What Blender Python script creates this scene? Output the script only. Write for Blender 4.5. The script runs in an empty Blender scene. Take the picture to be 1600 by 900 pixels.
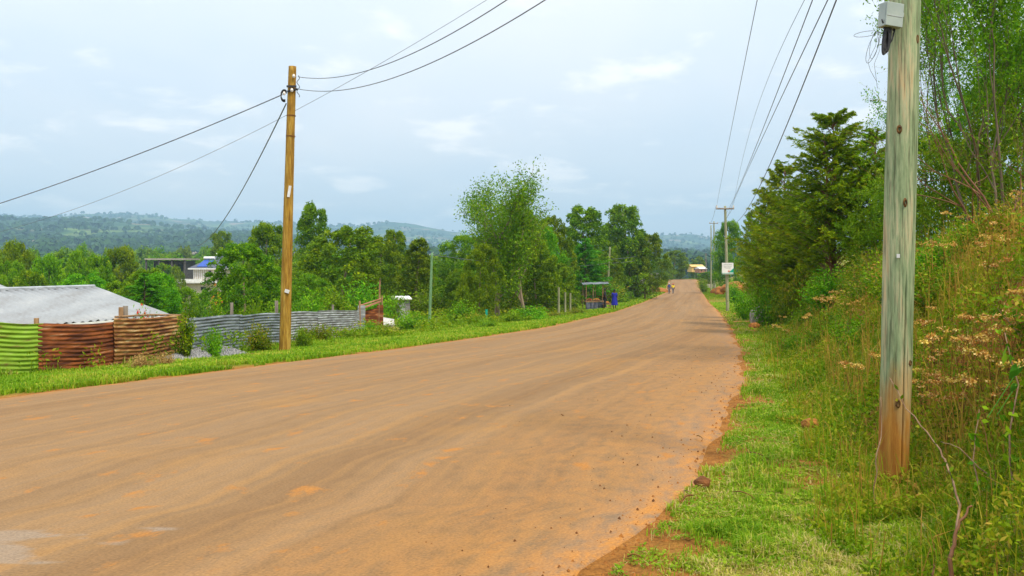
import bpy, math, random
import numpy as np
from mathutils import Vector, Matrix
R = math.radians
rng = np.random.default_rng(7)
random.seed(7)
scene = bpy.context.scene
COL = scene.collection

# ---------------------------------------------------------------- camera
F = 1300.0                       # focal length in photo pixels (photo is 1600 wide)
CAMZ = 1.6
HOR = 410.0                      # horizon row in the photo
cam_d = bpy.data.cameras.new('camera')
cam = bpy.data.objects.new('camera', cam_d); COL.objects.link(cam)
cam_d.sensor_width = 36.0
cam_d.lens = 36.0 * F / 1600.0
cam_d.clip_start = 0.05
cam_d.clip_end = 20000
cam.location = (0, 0, CAMZ)
cam.rotation_euler = (R(90), 0, 0)
cam_d.shift_y = -(450 - HOR) / 1600.0
scene.camera = cam

# ---------------------------------------------------------------- light
SUN_EL, SUN_AZ = 56.0, 140.0     # azimuth clockwise from +Y
world = bpy.data.worlds.new('World'); scene.world = world
world.use_nodes = True
nt = world.node_tree; nt.nodes.clear()
def N(t, typ, **kw):
    n = t.nodes.new(typ)
    for k, v in kw.items():
        if k == 'inp':
            for kk, vv in v.items(): n.inputs[kk].default_value = vv
        else: setattr(n, k, v)
    return n
sky = N(nt, 'ShaderNodeTexSky', sky_type='NISHITA', sun_disc=False, sun_elevation=R(SUN_EL), sun_rotation=R(SUN_AZ), air_density=1.0, dust_density=1.5)
tc = N(nt, 'ShaderNodeTexCoord')
# project the direction on a cloud deck plane: dir.xy / (dir.z + k)
sep = N(nt, 'ShaderNodeSeparateXYZ'); nt.links.new(tc.outputs['Generated'], sep.inputs[0])
addz = N(nt, 'ShaderNodeMath', operation='ADD'); addz.inputs[1].default_value = 0.22
mx = N(nt, 'ShaderNodeMath', operation='MAXIMUM'); mx.inputs[1].default_value = 0.0
nt.links.new(sep.outputs['Z'], mx.inputs[0]); nt.links.new(mx.outputs[0], addz.inputs[0])
dx = N(nt, 'ShaderNodeMath', operation='DIVIDE'); dy = N(nt, 'ShaderNodeMath', operation='DIVIDE')
nt.links.new(sep.outputs['X'], dx.inputs[0]); nt.links.new(addz.outputs[0], dx.inputs[1])
nt.links.new(sep.outputs['Y'], dy.inputs[0]); nt.links.new(addz.outputs[0], dy.inputs[1])
cmb = N(nt, 'ShaderNodeCombineXYZ'); nt.links.new(dx.outputs[0], cmb.inputs[0]); nt.links.new(dy.outputs[0], cmb.inputs[1])
n1 = N(nt, 'ShaderNodeTexNoise', inp={'Scale': 0.75, 'Detail': 5.0, 'Roughness': 0.5, 'Distortion': 0.3}); nt.links.new(cmb.outputs[0], n1.inputs['Vector'])
n2 = N(nt, 'ShaderNodeTexNoise', inp={'Scale': 2.6, 'Detail': 7.0, 'Roughness': 0.55, 'Distortion': 0.2}); nt.links.new(cmb.outputs[0], n2.inputs['Vector'])
r1 = N(nt, 'ShaderNodeMapRange', inp={'From Min': 0.38, 'From Max': 0.66}); nt.links.new(n1.outputs['Fac'], r1.inputs['Value'])
r2 = N(nt, 'ShaderNodeMapRange', interpolation_type='SMOOTHSTEP', inp={'From Min': 0.52, 'From Max': 0.68}); nt.links.new(n2.outputs['Fac'], r2.inputs['Value'])
# overcast veil: blue grey to milky white
veil = N(nt, 'ShaderNodeMix', data_type='RGBA'); veil.inputs['A'].default_value = (6.0, 6.7, 7.4, 1); veil.inputs['B'].default_value = (7.3, 7.5, 7.7, 1)
nt.links.new(r1.outputs[0], veil.inputs['Factor'])
puff = N(nt, 'ShaderNodeMix', data_type='RGBA'); puff.inputs['B'].default_value = (9.2, 9.0, 8.8, 1)
pm = N(nt, 'ShaderNodeMath', operation='MULTIPLY'); pm.inputs[1].default_value = 0.8
nt.links.new(r2.outputs[0], pm.inputs[0]); nt.links.new(pm.outputs[0], puff.inputs['Factor']); nt.links.new(veil.outputs['Result'], puff.inputs['A'])
# overcast skies are brighter overhead
zr = N(nt, 'ShaderNodeMapRange', inp={'From Min': 0.0, 'From Max': 1.0, 'To Min': 0.93, 'To Max': 1.7}); nt.links.new(sep.outputs['Z'], zr.inputs['Value'])
zm = N(nt, 'ShaderNodeVectorMath', operation='SCALE'); nt.links.new(puff.outputs['Result'], zm.inputs[0]); nt.links.new(zr.outputs[0], zm.inputs['Scale'])
mix = N(nt, 'ShaderNodeMix', data_type='RGBA'); mix.inputs['Factor'].default_value = 0.90
nt.links.new(sky.outputs[0], mix.inputs['A']); nt.links.new(zm.outputs[0], mix.inputs['B'])
bg = N(nt, 'ShaderNodeBackground'); bg.inputs['Strength'].default_value = 0.108
nt.links.new(mix.outputs['Result'], bg.inputs['Color'])
wo = N(nt, 'ShaderNodeOutputWorld'); nt.links.new(bg.outputs[0], wo.inputs['Surface'])

sd = bpy.data.lights.new('sun', 'SUN'); sd.energy = 2.7; sd.angle = R(10); sd.color = (1.0, 0.91, 0.76)
so = bpy.data.objects.new('sun', sd); COL.objects.link(so)
az, el = R(SUN_AZ), R(SUN_EL)
sdir = Vector((math.sin(az) * math.cos(el), math.cos(az) * math.cos(el), math.sin(el)))
so.rotation_euler = sdir.to_track_quat('Z', 'Y').to_euler()
so.location = (0, 0, 60)

vs = scene.view_settings
vs.view_transform = 'Standard'; vs.look = 'None'; vs.exposure = 0.36; vs.gamma = 1.0; vs.use_curve_mapping = False
scene.cycles.use_denoising = True
scene.cycles.max_bounces = 6
scene.cycles.diffuse_bounces = 3
scene.cycles.transparent_max_bounces = 6
scene.cycles.volume_bounces = 0

# ---------------------------------------------------------------- helpers
def vnoise(x, y, s, seed=0):
    x = np.asarray(x, float) / s + 1000.0; y = np.asarray(y, float) / s + 1000.0
    xi = np.floor(x).astype(np.int64); yi = np.floor(y).astype(np.int64)
    fx = x - xi; fy = y - yi
    fx = fx * fx * (3 - 2 * fx); fy = fy * fy * (3 - 2 * fy)
    def h(a, b):
        n = (a * 374761393 + b * 668265263 + seed * 1442695041) & 0xffffffff
        n = ((n ^ (n >> 13)) * 1274126177) & 0xffffffff
        return ((n ^ (n >> 16)) & 0xffff) / 65535.0
    return (h(xi, yi) * (1 - fx) + h(xi + 1, yi) * fx) * (1 - fy) + (h(xi, yi + 1) * (1 - fx) + h(xi + 1, yi + 1) * fx) * fy
def fbm(x, y, s, seed=0, o=3):
    t = 0; a = 0.5; w = 0
    for i in range(o):
        t = t + a * vnoise(x, y, s / 2 ** i, seed + i * 17); w += a; a *= 0.5
    return t / w
def sst(a, b, x):
    t = np.clip((np.asarray(x, float) - a) / (b - a), 0, 1); return t * t * (3 - 2 * t)

def newmesh(name, V, Q=None, T=None, mat=None, parent=None, attrs=None, smooth=False, uv=None):
    V = np.asarray(V, dtype=np.float32).reshape(-1, 3)
    loops = []; starts = []; n = 0
    if Q is not None and len(Q):
        Q = np.asarray(Q, dtype=np.int32).reshape(-1, 4); loops.append(Q.ravel()); starts.append(np.arange(len(Q)) * 4 + n); n += Q.size
    if T is not None and len(T):
        T = np.asarray(T, dtype=np.int32).reshape(-1, 3); loops.append(T.ravel()); starts.append(np.arange(len(T)) * 3 + n); n += T.size
    L = np.concatenate(loops); S = np.concatenate(starts).astype(np.int32)
    me = bpy.data.meshes.new(name)
    me.vertices.add(len(V)); me.vertices.foreach_set('co', V.ravel())
    me.loops.add(len(L)); me.loops.foreach_set('vertex_index', L.astype(np.int32))
    me.polygons.add(len(S)); me.polygons.foreach_set('loop_start', S)
    if uv is not None:
        l = me.uv_layers.new(name='UVMap'); l.data.foreach_set('uv', np.asarray(uv, np.float32)[L].ravel())
    for k, a in (attrs or {}).items():
        at = me.attributes.new(k, 'FLOAT', 'POINT'); at.data.foreach_set('value', np.asarray(a, np.float32).ravel())
    me.update(calc_edges=True)
    me.polygons.foreach_set('use_smooth', np.full(len(S), bool(smooth)))
    if mat: me.materials.append(mat)
    o = bpy.data.objects.new(name, me); COL.objects.link(o)
    if parent: o.parent = parent
    return o

class MB:
    def __init__(s): s.v = []; s.f = []
    def box(s, c, size, rz=0.0, M=None, taper=1.0):
        n = len(s.v); hx, hy, hz = size[0] / 2, size[1] / 2, size[2] / 2
        cr, sr = math.cos(rz), math.sin(rz)
        for z in (-hz, hz):
            k = taper if z > 0 else 1.0
            for x, y in ((-hx, -hy), (hx, -hy), (hx, hy), (-hx, hy)):
                p = Vector((x * k * cr - y * k * sr, x * k * sr + y * k * cr, z))
                if M: p = M @ p
                s.v.append((p[0] + c[0], p[1] + c[1], p[2] + c[2]))
        s.f += [(n, n + 3, n + 2, n + 1), (n + 4, n + 5, n + 6, n + 7)] + [(n + i, n + (i + 1) % 4, n + 4 + (i + 1) % 4, n + 4 + i) for i in range(4)]
        return s
    def tube(s, pts, rad, k=6, cap=True):
        pts = [Vector(p) for p in pts]; m = len(pts); n0 = len(s.v)
        if not hasattr(rad, '__len__'): rad = [rad] * m
        for i, p in enumerate(pts):
            d = (pts[min(i + 1, m - 1)] - pts[max(i - 1, 0)])
            d = d.normalized() if d.length > 1e-9 else Vector((0, 0, 1))
            a = d.cross(Vector((0, 1, 0)) if abs(d.y) < 0.9 else Vector((1, 0, 0))).normalized(); b = d.cross(a)
            for j in range(k):
                t = 2 * math.pi * j / k; q = p + (a * math.cos(t) + b * math.sin(t)) * rad[i]
                s.v.append(tuple(q))
        for i in range(m - 1):
            for j in range(k):
                s.f.append((n0 + i * k + j, n0 + i * k + (j + 1) % k, n0 + (i + 1) * k + (j + 1) % k, n0 + (i + 1) * k + j))
        if cap: s.f.append(tuple(n0 + j for j in range(k))[::-1]); s.f.append(tuple(n0 + (m - 1) * k + j for j in range(k)))
        return s
    def poly(s, pts, faces):
        n = len(s.v); s.v += [tuple(p) for p in pts]; s.f += [tuple(n + i for i in f) for f in faces]; return s
    def build(s, name, mat, parent=None, smooth=False, bevel=0.0):
        me = bpy.data.meshes.new(name); me.from_pydata(s.v, [], s.f); me.update()
        if smooth: me.polygons.foreach_set('use_smooth', [True] * len(me.polygons))
        me.materials.append(mat)
        o = bpy.data.objects.new(name, me); COL.objects.link(o)
        if parent: o.parent = parent
        if bevel:
            b = o.modifiers.new('bevel', 'BEVEL'); b.width = bevel; b.segments = 2; b.limit_method = 'ANGLE'
        return o

def tag(o, label=None, cat=None, group=None, kind=None):
    if label: o['label'] = label
    if cat: o['category'] = cat
    if group: o['group'] = group
    if kind: o['kind'] = kind
    return o
def empty(name, loc=(0, 0, 0), rz=0.0):
    o = bpy.data.objects.new(name, None); COL.objects.link(o); o.location = loc; o.rotation_euler = (0, 0, rz)
    o.empty_display_size = 0.3; return o
def copy_tree(o, parent=None):
    c = o.copy(); COL.objects.link(c); c.parent = parent
    for ch in list(o.children): copy_tree(ch, c)
    return c
PROTOS = []
def place(proto, loc, rz=0.0, s=(1, 1, 1), label=None, group=None, cat=None, name=None):
    if not proto.get('_used'):
        o = proto; o['_used'] = 1
    else:
        o = copy_tree(proto)
    o.location = loc; o.rotation_euler = (0, 0, rz)
    o.scale = s if hasattr(s, '__len__') else (s, s, s)
    for k, v in (('label', label), ('group', group), ('category', cat)):
        if v: o[k] = v
        elif k == 'group' and k in o: del o[k]
    if name: o.name = name
    return o

# pixel (photo coordinates) at depth Y -> world point
def at(px, py, Y):
    return Vector(((px - 800) / F * Y * 1.0, Y, CAMZ + (HOR - py) / F * Y))

# ---------------------------------------------------------------- ground profile
_dy = np.array([-80, -30, 0, 10, 15, 28, 63, 100, 150, 216, 235, 270, 330, 420, 600, 900, 9000.])
_dd = np.array([1.0, 1.3, 1.5, 1.77, 1.98, 2.48, 3.72, 4.75, 5.4, 4.6, 4.75, 6.2, 8.5, 13, 24, 30, 30.])
_ty = np.arange(-80, 1000, 1.0); _td = np.interp(_ty, _dy, _dd)
_k = np.ones(9) / 9; _tp = np.pad(_td, 4, mode='edge'); _td = np.convolve(_tp, _k, 'valid')
def ref(Y): return CAMZ - np.interp(Y, _ty, _td)
def hitY(py):
    ys = np.geomspace(2.0, 216, 4000); pr = HOR + F * (CAMZ - ref(ys)) / ys
    return float(np.interp(-py, -pr, ys))
def edge_pts(pix):
    return [((px - 800) / F * hitY(py), hitY(py)) for px, py in pix]
RE = edge_pts([(930, 885), (990, 842), (1070, 793), (1113, 738), (1147, 650), (1167, 592), (1161, 550), (1143, 512), (1122, 485), (1100, 460)])
LE = edge_pts([(0, 622), (150, 602), (300, 584), (440, 567), (600, 547), (760, 525), (860, 510), (960, 487), (1005, 472), (1038, 458)])
ry = [-80, -30, 0] + [p[1] for p in RE] + [216, 300, 420]
rx = [-27, -9.6, -1.35] + [p[0] for p in RE] + [48.0, 67.0, 90.0]
ly = [-80, -30, 0] + [p[1] for p in LE] + [216, 300, 420]
lx = [-36, -19.5, -10.4] + [p[0] for p in LE] + [40.6, 59.5, 82.0]
def smooth_tab(ys, xs):
    t = np.arange(-80, 421, 0.5); v = np.interp(t, ys, xs)
    k = np.hanning(13); k /= k.sum(); v = np.convolve(np.pad(v, 6, mode='edge'), k, 'valid'); return t, v
_rt = smooth_tab(ry, rx); _lt = smooth_tab(ly, lx)
def XR(Y): return np.interp(Y, *_rt)
def XL(Y): return np.interp(Y, *_lt)
def bank_start(Y): return np.interp(Y, [0, 5, 6.2, 8, 12, 16, 30, 45, 65, 120], [1.6, 1.6, 1.45, 1.0, 0.75, 0.7, 1.2, 3.0, 4.6, 5.5])
def bank_h(Y): return np.interp(Y, [-20, 6, 15, 30, 50, 70, 120], [1.7, 1.7, 1.5, 1.3, 0.9, 0.7, 0.4])
A_T = [-900, 0, 100, 200, 260, 330, 420, 500, 560, 600, 650, 700, 760, 900, 1000, 1050, 1110, 1300, 2400]
A2 = [345, 337, 338, 333, 338, 344, 346, 352, 353, 348, 350, 361, 369, 372, 368, 366, 371, 376, 370]
A1 = [345, 343, 345, 351, 356, 362, 368, 376, 384, 388, 390, 391, 392, 394, 395, 395, 395, 390, 385]
def H(X, Y):
    X = np.asarray(X, float); Y = np.asarray(Y, float)
    eL = XL(Y) - X; eR = X - XR(Y); g = ref(Y)
    z = g - 0.004
    # left side: flat verge, then the valley
    l = np.clip(eL, 0, None)
    vall = -5.5 * sst(9, 62, l) - 10 * sst(60, 260, l) - 0.18 * sst(0.6, 4, l)
    z = z + vall + (fbm(X, Y, 3.0, 5) - 0.5) * 0.16 * sst(0.4, 3, l) + (fbm(X, Y, 40, 9) - .5) * 2.5 * sst(25, 80, l)
    # right side: bank
    r = np.clip(eR, 0, None); b0 = bank_start(Y); w = np.interp(Y, [0, 12, 30, 60], [1.8, 2.0, 3.0, 5.0])
    bh = bank_h(Y) * sst(0, 1, (r - b0) / w) + 0.36 * np.clip(r - b0 - w * 0.7, 0, 12) + .1 * np.clip(r - b0 - 14, 0, 30) + 0.06 * np.clip(r - 30, 0, 200)
    z = z + bh + (fbm(X, Y, 1.3, 21) - 0.5) * 0.30 * sst(b0 * 0.7, b0 + 1.2, r) + (fbm(X, Y, 0.7, 31) - .5) * 0.07 * sst(0.2, 1.2, r)
    z = z + 0.03 * sst(0.1, 0.5, np.maximum(eL, eR)) * (fbm(X, Y, 0.5, 3) * 1.2)
    z = z - 0.09 * sst(0.05, 0.7, np.minimum(-eL, -eR))
    # far country
    Ys = np.maximum(Y, 1.0); a = 800 + F * X / Ys
    y1 = np.interp(a, A_T, A1) + (vnoise(a, Y * 0, 26, 2) - .5) * 3; y2 = np.interp(a, A_T, A2) + (vnoise(a, Y * 0, 30, 4) - .5) * 2.5
    lg = np.log(Ys)
    k = [np.log(v) for v in (500, 950, 2300, 2800, 4600, 6500)]
    v0 = 440 + 0 * a; v1 = 404 + 0 * a
    py = np.where(lg < k[1], v0 + (v1 - v0) * np.clip((lg - k[0]) / (k[1] - k[0]), 0, 1),
         np.where(lg < k[2], v1 + (y1 - v1) * (lg - k[1]) / (k[2] - k[1]),
         np.where(lg < k[3], y1 + 5 * (lg - k[2]) / (k[3] - k[2]),
         np.where(lg < k[4], (y1 + 5) + (y2 - y1 - 5) * (lg - k[3]) / (k[4] - k[3]), y2 + 60 * (lg - k[4])))))
    fz = CAMZ + (HOR - py) / F * Ys + (fbm(X, Y, 260, 77) - 0.5) * 26 * sst(600, 1500, Y)
    wf = sst(280, 650, np.hypot(X, Y))
    return z * (1 - wf) + fz * wf

# ---------------------------------------------------------------- materials
MATS = {}
def base_mat(name, rough=0.8, spec=0.3):
    m = bpy.data.materials.new(name); m.use_nodes = True; t = m.node_tree
    b = t.nodes['Principled BSDF']; b.inputs['Roughness'].default_value = rough; b.inputs['Specular IOR Level'].default_value = spec
    return m, t, b
def ramp(t, stops, fac):
    r = t.nodes.new('ShaderNodeValToRGB'); e = r.color_ramp.elements
    while len(e) < len(stops): e.new(0.5)
    for i, (p, c) in enumerate(stops): e[i].position = p; e[i].color = (*c, 1)
    t.links.new(fac, r.inputs[0]); return r
def noise_fac(t, scale, detail=4, stretch=(1, 1, 1), coord='Object', rough=0.55):
    tcn = t.nodes.new('ShaderNodeTexCoord'); mp = t.nodes.new('ShaderNodeMapping'); mp.inputs['Scale'].default_value = stretch
    t.links.new(tcn.outputs[coord], mp.inputs[0])
    n = t.nodes.new('ShaderNodeTexNoise'); n.inputs['Scale'].default_value = scale; n.inputs['Detail'].default_value = detail; n.inputs['Roughness'].default_value = rough
    t.links.new(mp.outputs[0], n.inputs['Vector']); return n.outputs['Fac']
def mixc(t, fac, a, b, blend='MIX'):
    m = t.nodes.new('ShaderNodeMix'); m.data_type = 'RGBA'; m.blend_type = blend
    for s, v in (('Factor', fac), ('A', a), ('B', b)):
        if isinstance(v, (int, float)): m.inputs[s].default_value = v
        elif isinstance(v, tuple): m.inputs[s].default_value = (*v, 1)
        else: t.links.new(v, m.inputs[s])
    return m.outputs['Result']
def bump(t, b, h, strength=0.4, dist=0.01):
    n = t.nodes.new('ShaderNodeBump'); n.inputs['Strength'].default_value = strength; n.inputs['Distance'].default_value = dist
    t.links.new(h, n.inputs['Height']); t.links.new(n.outputs[0], b.inputs['Normal'])
def nmat(name, c1, c2, scale=4, rough=0.8, stretch=(1, 1, 1), bstr=0.3, spec=0.3, c3=None, metal=0.0):
    m, t, b = base_mat(name, rough, spec)
    f = noise_fac(t, scale, 5, stretch)
    stops = [(0.35, c1), (0.65, c2)] if c3 is None else [(0.3, c1), (0.5, c2), (0.68, c3)]
    t.links.new(ramp(t, stops, f).outputs[0], b.inputs['Base Color'])
    b.inputs['Metallic'].default_value = metal
    if bstr: bump(t, b, noise_fac(t, scale * 6, 3, stretch), bstr)
    return m
def leaf_mat(name, stops, trans=0.3, rough=0.55, hue=0.02):
    m, t, b = base_mat(name, rough, 0.08)
    a = t.nodes.new('ShaderNodeAttribute'); a.attribute_name = 'rnd'
    r = ramp(t, stops, a.outputs['Fac'])
    oi = t.nodes.new('ShaderNodeObjectInfo')
    hs = t.nodes.new('ShaderNodeHueSaturation')
    mr = t.nodes.new('ShaderNodeMapRange'); mr.inputs['To Min'].default_value = 0.5 - hue; mr.inputs['To Max'].default_value = 0.5 + hue
    mv = t.nodes.new('ShaderNodeMapRange'); mv.inputs['To Min'].default_value = 0.85; mv.inputs['To Max'].default_value = 1.15
    t.links.new(oi.outputs['Random'], mr.inputs[0]); t.links.new(oi.outputs['Random'], mv.inputs[0])
    t.links.new(mr.outputs[0], hs.inputs['Hue']); t.links.new(mv.outputs[0], hs.inputs['Value']); t.links.new(r.outputs[0], hs.inputs['Color'])
    t.links.new(hs.outputs[0], b.inputs['Base Color'])
    tr = t.nodes.new('ShaderNodeBsdfTranslucent'); t.links.new(hs.outputs[0], tr.inputs[0])
    ms = t.nodes.new('ShaderNodeMixShader'); ms.inputs[0].default_value = trans
    t.links.new(b.outputs[0], ms.inputs[1]); t.links.new(tr.outputs[0], ms.inputs[2])
    t.links.new(ms.outputs[0], t.nodes['Material Output'].inputs['Surface'])
    return m
G = lambda *c: tuple(c)
M = {}
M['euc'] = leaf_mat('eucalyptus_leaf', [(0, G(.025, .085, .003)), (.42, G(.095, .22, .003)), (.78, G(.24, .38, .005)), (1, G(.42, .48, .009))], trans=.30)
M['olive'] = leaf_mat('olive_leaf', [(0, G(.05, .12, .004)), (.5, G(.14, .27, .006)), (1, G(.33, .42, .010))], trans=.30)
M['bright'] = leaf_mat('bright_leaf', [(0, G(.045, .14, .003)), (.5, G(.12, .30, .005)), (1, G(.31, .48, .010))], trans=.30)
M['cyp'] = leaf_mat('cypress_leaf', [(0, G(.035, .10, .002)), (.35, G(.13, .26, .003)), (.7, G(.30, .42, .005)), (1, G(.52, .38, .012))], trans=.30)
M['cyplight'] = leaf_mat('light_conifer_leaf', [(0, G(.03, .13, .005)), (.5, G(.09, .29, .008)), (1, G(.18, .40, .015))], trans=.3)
M['grass'] = leaf_mat('grass_blade', [(0, G(.09, .18, .006)), (.4, G(.18, .32, .010)), (.66, G(.31, .42, .018)), (.82, G(.47, .42, .06)), (1, G(.60, .46, .20))], trans=.4)
M['weed'] = leaf_mat('weed_leaf', [(0, G(.06, .13, .004)), (.45, G(.15, .26, .005)), (.68, G(.30, .33, .010)), (.86, G(.42, .30, .04)), (1, G(.44, .21, .05))], trans=.35)
M['dry'] = leaf_mat('dry_stalk', [(0, G(.22, .11, .03)), (.5, G(.38, .23, .07)), (1, G(.55, .38, .14))], trans=.2)
M['seed'] = leaf_mat('dry_flower_head', [(0, G(.42, .17, .02)), (.5, G(.66, .38, .07)), (1, G(.84, .66, .26))], trans=.2)
M['farleaf'] = leaf_mat('far_foliage', [(0, G(.012, .05, .012)), (.6, G(.035, .10, .018)), (1, G(.10, .17, .025))], trans=.0)
M['bark'] = nmat('bark', (.075, .055, .032), (.16, .12, .07), 6, stretch=(1, 1, .2))
M['palebark'] = nmat('pale_bark', (.20, .14, .09), (.38, .29, .20), 6, stretch=(1, 1, .2))
M['redbark'] = nmat('reddish_bark', (.14, .06, .03), (.26, .13, .06), 6, stretch=(1, 1, .2))
M['twig'] = nmat('twig', (.15, .08, .04), (.30, .19, .11), 9)
M['wire'] = nmat('wire', (.10, .11, .13), (.16, .17, .19), 3, rough=.6, bstr=0)
M['cable'] = nmat('black_cable', (.02, .02, .022), (.045, .045, .05), 9, rough=.55)
M['porcelain'] = nmat('porcelain', (.55, .52, .48), (.75, .72, .68), 4, rough=.35)
M['soil'] = nmat('red_soil', (.22, .085, .02), (.42, .17, .035), 9, rough=.95, bstr=.7)
M['darksoil'] = nmat('dark_soil', (.10, .04, .015), (.22, .085, .025), 9, rough=.95, bstr=.7)
M['stone'] = nmat('stone', (.22, .18, .15), (.42, .36, .30), 5, bstr=.6)
M['gravelstone'] = leaf_mat('gravel_stone', [(0, G(.16, .16, .17)), (.5, G(.32, .32, .33)), (1, G(.55, .54, .52))], trans=0, rough=.85)
M['paint_white'] = nmat('white_paint', (.68, .68, .66), (.82, .82, .80), 3, bstr=.1)
M['cream'] = nmat('cream_plaster', (.50, .44, .36), (.64, .57, .48), 3, bstr=.2)
M['darkroof'] = nmat('dark_tiles', (.07, .08, .11), (.12, .13, .17), 6, bstr=.4)
M['glass_dark'] = nmat('dark_glass', (.015, .018, .022), (.03, .035, .045), 2, rough=.15, bstr=0, spec=.5)
M['solar'] = nmat('solar_glass', (.01, .05, .32), (.02, .09, .45), 3, rough=.2, bstr=0, spec=.5)
M['metal'] = nmat('grey_metal', (.35, .37, .39), (.52, .54, .56), 3, rough=.45, bstr=.05, metal=.3)
M['box'] = nmat('grey_green_plastic', (.30, .36, .34), (.40, .46, .43), 5, rough=.5, bstr=.05)
M['wood'] = nmat('weathered_wood', (.20, .11, .05), (.40, .24, .12), 5, stretch=(3, 3, .5))
M['greywood'] = nmat('grey_wood', (.16, .13, .11), (.30, .26, .22), 5, stretch=(3, 3, .5))
M['tarp'] = nmat('grey_tarpaulin', (.06, .07, .10), (.15, .16, .20), 4, rough=.5)
M['skin'] = nmat('dark_skin', (.05, .025, .015), (.08, .04, .025), 4, rough=.6, bstr=0)
M['hair'] = nmat('black_hair', (.008, .007, .006), (.02, .017, .015), 20, rough=.8)
M['bluecloth'] = nmat('blue_cloth', (.008, .012, .20), (.015, .02, .36), 6, bstr=.2)
M['navycloth'] = nmat('navy_cloth', (.015, .03, .16), (.02, .05, .24), 6, bstr=.2)
M['yellowcloth'] = nmat('yellow_cloth', (.72, .50, .02), (.80, .62, .03), 6, bstr=.2)
M['redcloth'] = nmat('red_cloth', (.50, .02, .01), (.65, .04, .02), 6, bstr=.2)
M['whitecloth'] = nmat('white_cloth', (.6, .6, .6), (.75, .75, .75), 6, bstr=.2)
M['darkcloth'] = nmat('dark_cloth', (.012, .012, .016), (.03, .03, .04), 6, bstr=.2)
M['greycloth'] = nmat('grey_cloth', (.12, .11, .12), (.20, .18, .19), 6, bstr=.2)
M['teal'] = nmat('teal_paint', (.01, .30, .20), (.02, .38, .26), 3, bstr=0)
M['red'] = nmat('red_paint', (.55, .10, .06), (.65, .14, .08), 3, bstr=0)
M['rose'] = nmat('red_petals', (.60, .02, .01), (.80, .06, .03), 8, bstr=0)
M['orange'] = nmat('orange_petals', (.75, .18, .02), (.85, .28, .04), 8, bstr=0)
M['fruit'] = nmat('orange_fruit', (.60, .20, .03), (.75, .34, .06), 8, bstr=0)
M['yellowwall'] = nmat('yellow_plaster', (.62, .40, .12), (.72, .50, .18), 2)
M['rustroof'] = nmat('rusty_roof', (.30, .12, .06), (.50, .26, .16), 2)
M['concrete'] = nmat('concrete', (.30, .26, .22), (.44, .40, .34), 4)
M['concrete_pale'] = nmat('pale_concrete', (.42, .40, .38), (.58, .56, .52), 4)
M['darkwall'] = nmat('dark_block_wall', (.06, .055, .055), (.13, .12, .11), 3)

# corrugated sheets
def corr(name, stops, rough=.5, scale=3.2, metal=0.0, sx=(.5, .5, 3.5)):
    m, t, b = base_mat(name, rough, .35)
    f = noise_fac(t, scale, 6, sx, rough=.65)
    t.links.new(ramp(t, stops, f).outputs[0], b.inputs['Base Color']); b.inputs['Metallic'].default_value = metal
    bump(t, b, noise_fac(t, 30, 3), .15, .003); return m
M['c_green'] = corr('green_sheet', [(.34, G(.18, .11, .03)), (.42, G(.20, .31, .02)), (.60, G(.27, .46, .03)), (.72, G(.38, .46, .12))], .55)
M['c_rust'] = corr('rusty_sheet', [(.40, G(.07, .018, .006)), (.50, G(.17, .045, .010)), (.59, G(.30, .085, .015)), (.70, G(.40, .27, .18))], .8)
M['c_tan'] = corr('brown_rusty_sheet', [(.38, G(.10, .03, .008)), (.48, G(.22, .08, .018)), (.57, G(.36, .18, .05)), (.68, G(.50, .38, .20))], .75)
M['c_grey'] = corr('galvanised_sheet', [(.36, G(.17, .15, .14)), (.5, G(.30, .31, .33)), (.64, G(.50, .51, .52))], .5, metal=.15)
M['c_dark'] = corr('dark_galvanised_sheet', [(.36, G(.09, .09, .09)), (.5, G(.17, .20, .22)), (.64, G(.31, .34, .36))], .5, metal=.15)
M['c_roof'] = corr('roof_sheet', [(.28, G(.23, .225, .22)), (.5, G(.30, .315, .325)), (.74, G(.38, .39, .39))], .6, 1.0, .1, (1.6, .35, 1))

# near pole: green treated timber with tan streaks, orange soil stain near foot
def pole_mat(name, main, foot_z=0.35):
    m, t, b = base_mat(name, .75, .2)
    f = noise_fac(t, 5, 7, (2.2, 2.2, .22), rough=.75)
    col = ramp(t, main, f).outputs[0]
    f2 = noise_fac(t, 30, 4, (2.5, 2.5, .1))
    col = mixc(t, .55, col, ramp(t, [(.38, G(.18, .13, .10)), (.48, G(.85, .85, .8)), (.6, G(1.1, 1.1, 1.1))], f2).outputs[0], 'MULTIPLY')
    g = t.nodes.new('ShaderNodeTexCoord'); s = t.nodes.new('ShaderNodeSeparateXYZ'); t.links.new(g.outputs['Object'], s.inputs[0])
    ad = t.nodes.new('ShaderNodeMath'); ad.operation = 'MULTIPLY_ADD'; ad.inputs[1].default_value = 1.1; t.links.new(noise_fac(t, 4, 3, (2, 2, .4)), ad.inputs[0]); t.links.new(s.outputs['Z'], ad.inputs[2])
    mr = t.nodes.new('ShaderNodeMapRange'); mr.inputs['From Min'].default_value = foot_z + .25; mr.inputs['From Max'].default_value = foot_z + .75; mr.inputs['To Min'].default_value = 1; mr.inputs['To Max'].default_value = 0
    t.links.new(ad.outputs[0], mr.inputs[0])
    col = mixc(t, mr.outputs[0], col, ramp(t, [(.35, G(.26, .09, .012)), (.62, G(.50, .24, .045))], f).outputs[0])
    t.links.new(col, b.inputs['Base Color']); bump(t, b, f2, .5, .006)
    return m
M['pole_green'] = pole_mat('green_treated_timber', [(.30, G(.15, .11, .06)), (.40, G(.19, .26, .135)), (.50, G(.31, .375, .21)), (.57, G(.44, .43, .26)), (.64, G(.54, .42, .23)), (.74, G(.32, .19, .08))], .72)
M['pole_brown'] = pole_mat('brown_timber', [(.32, G(.16, .07, .010)), (.5, G(.36, .20, .025)), (.66, G(.52, .34, .07))], -3)
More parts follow.
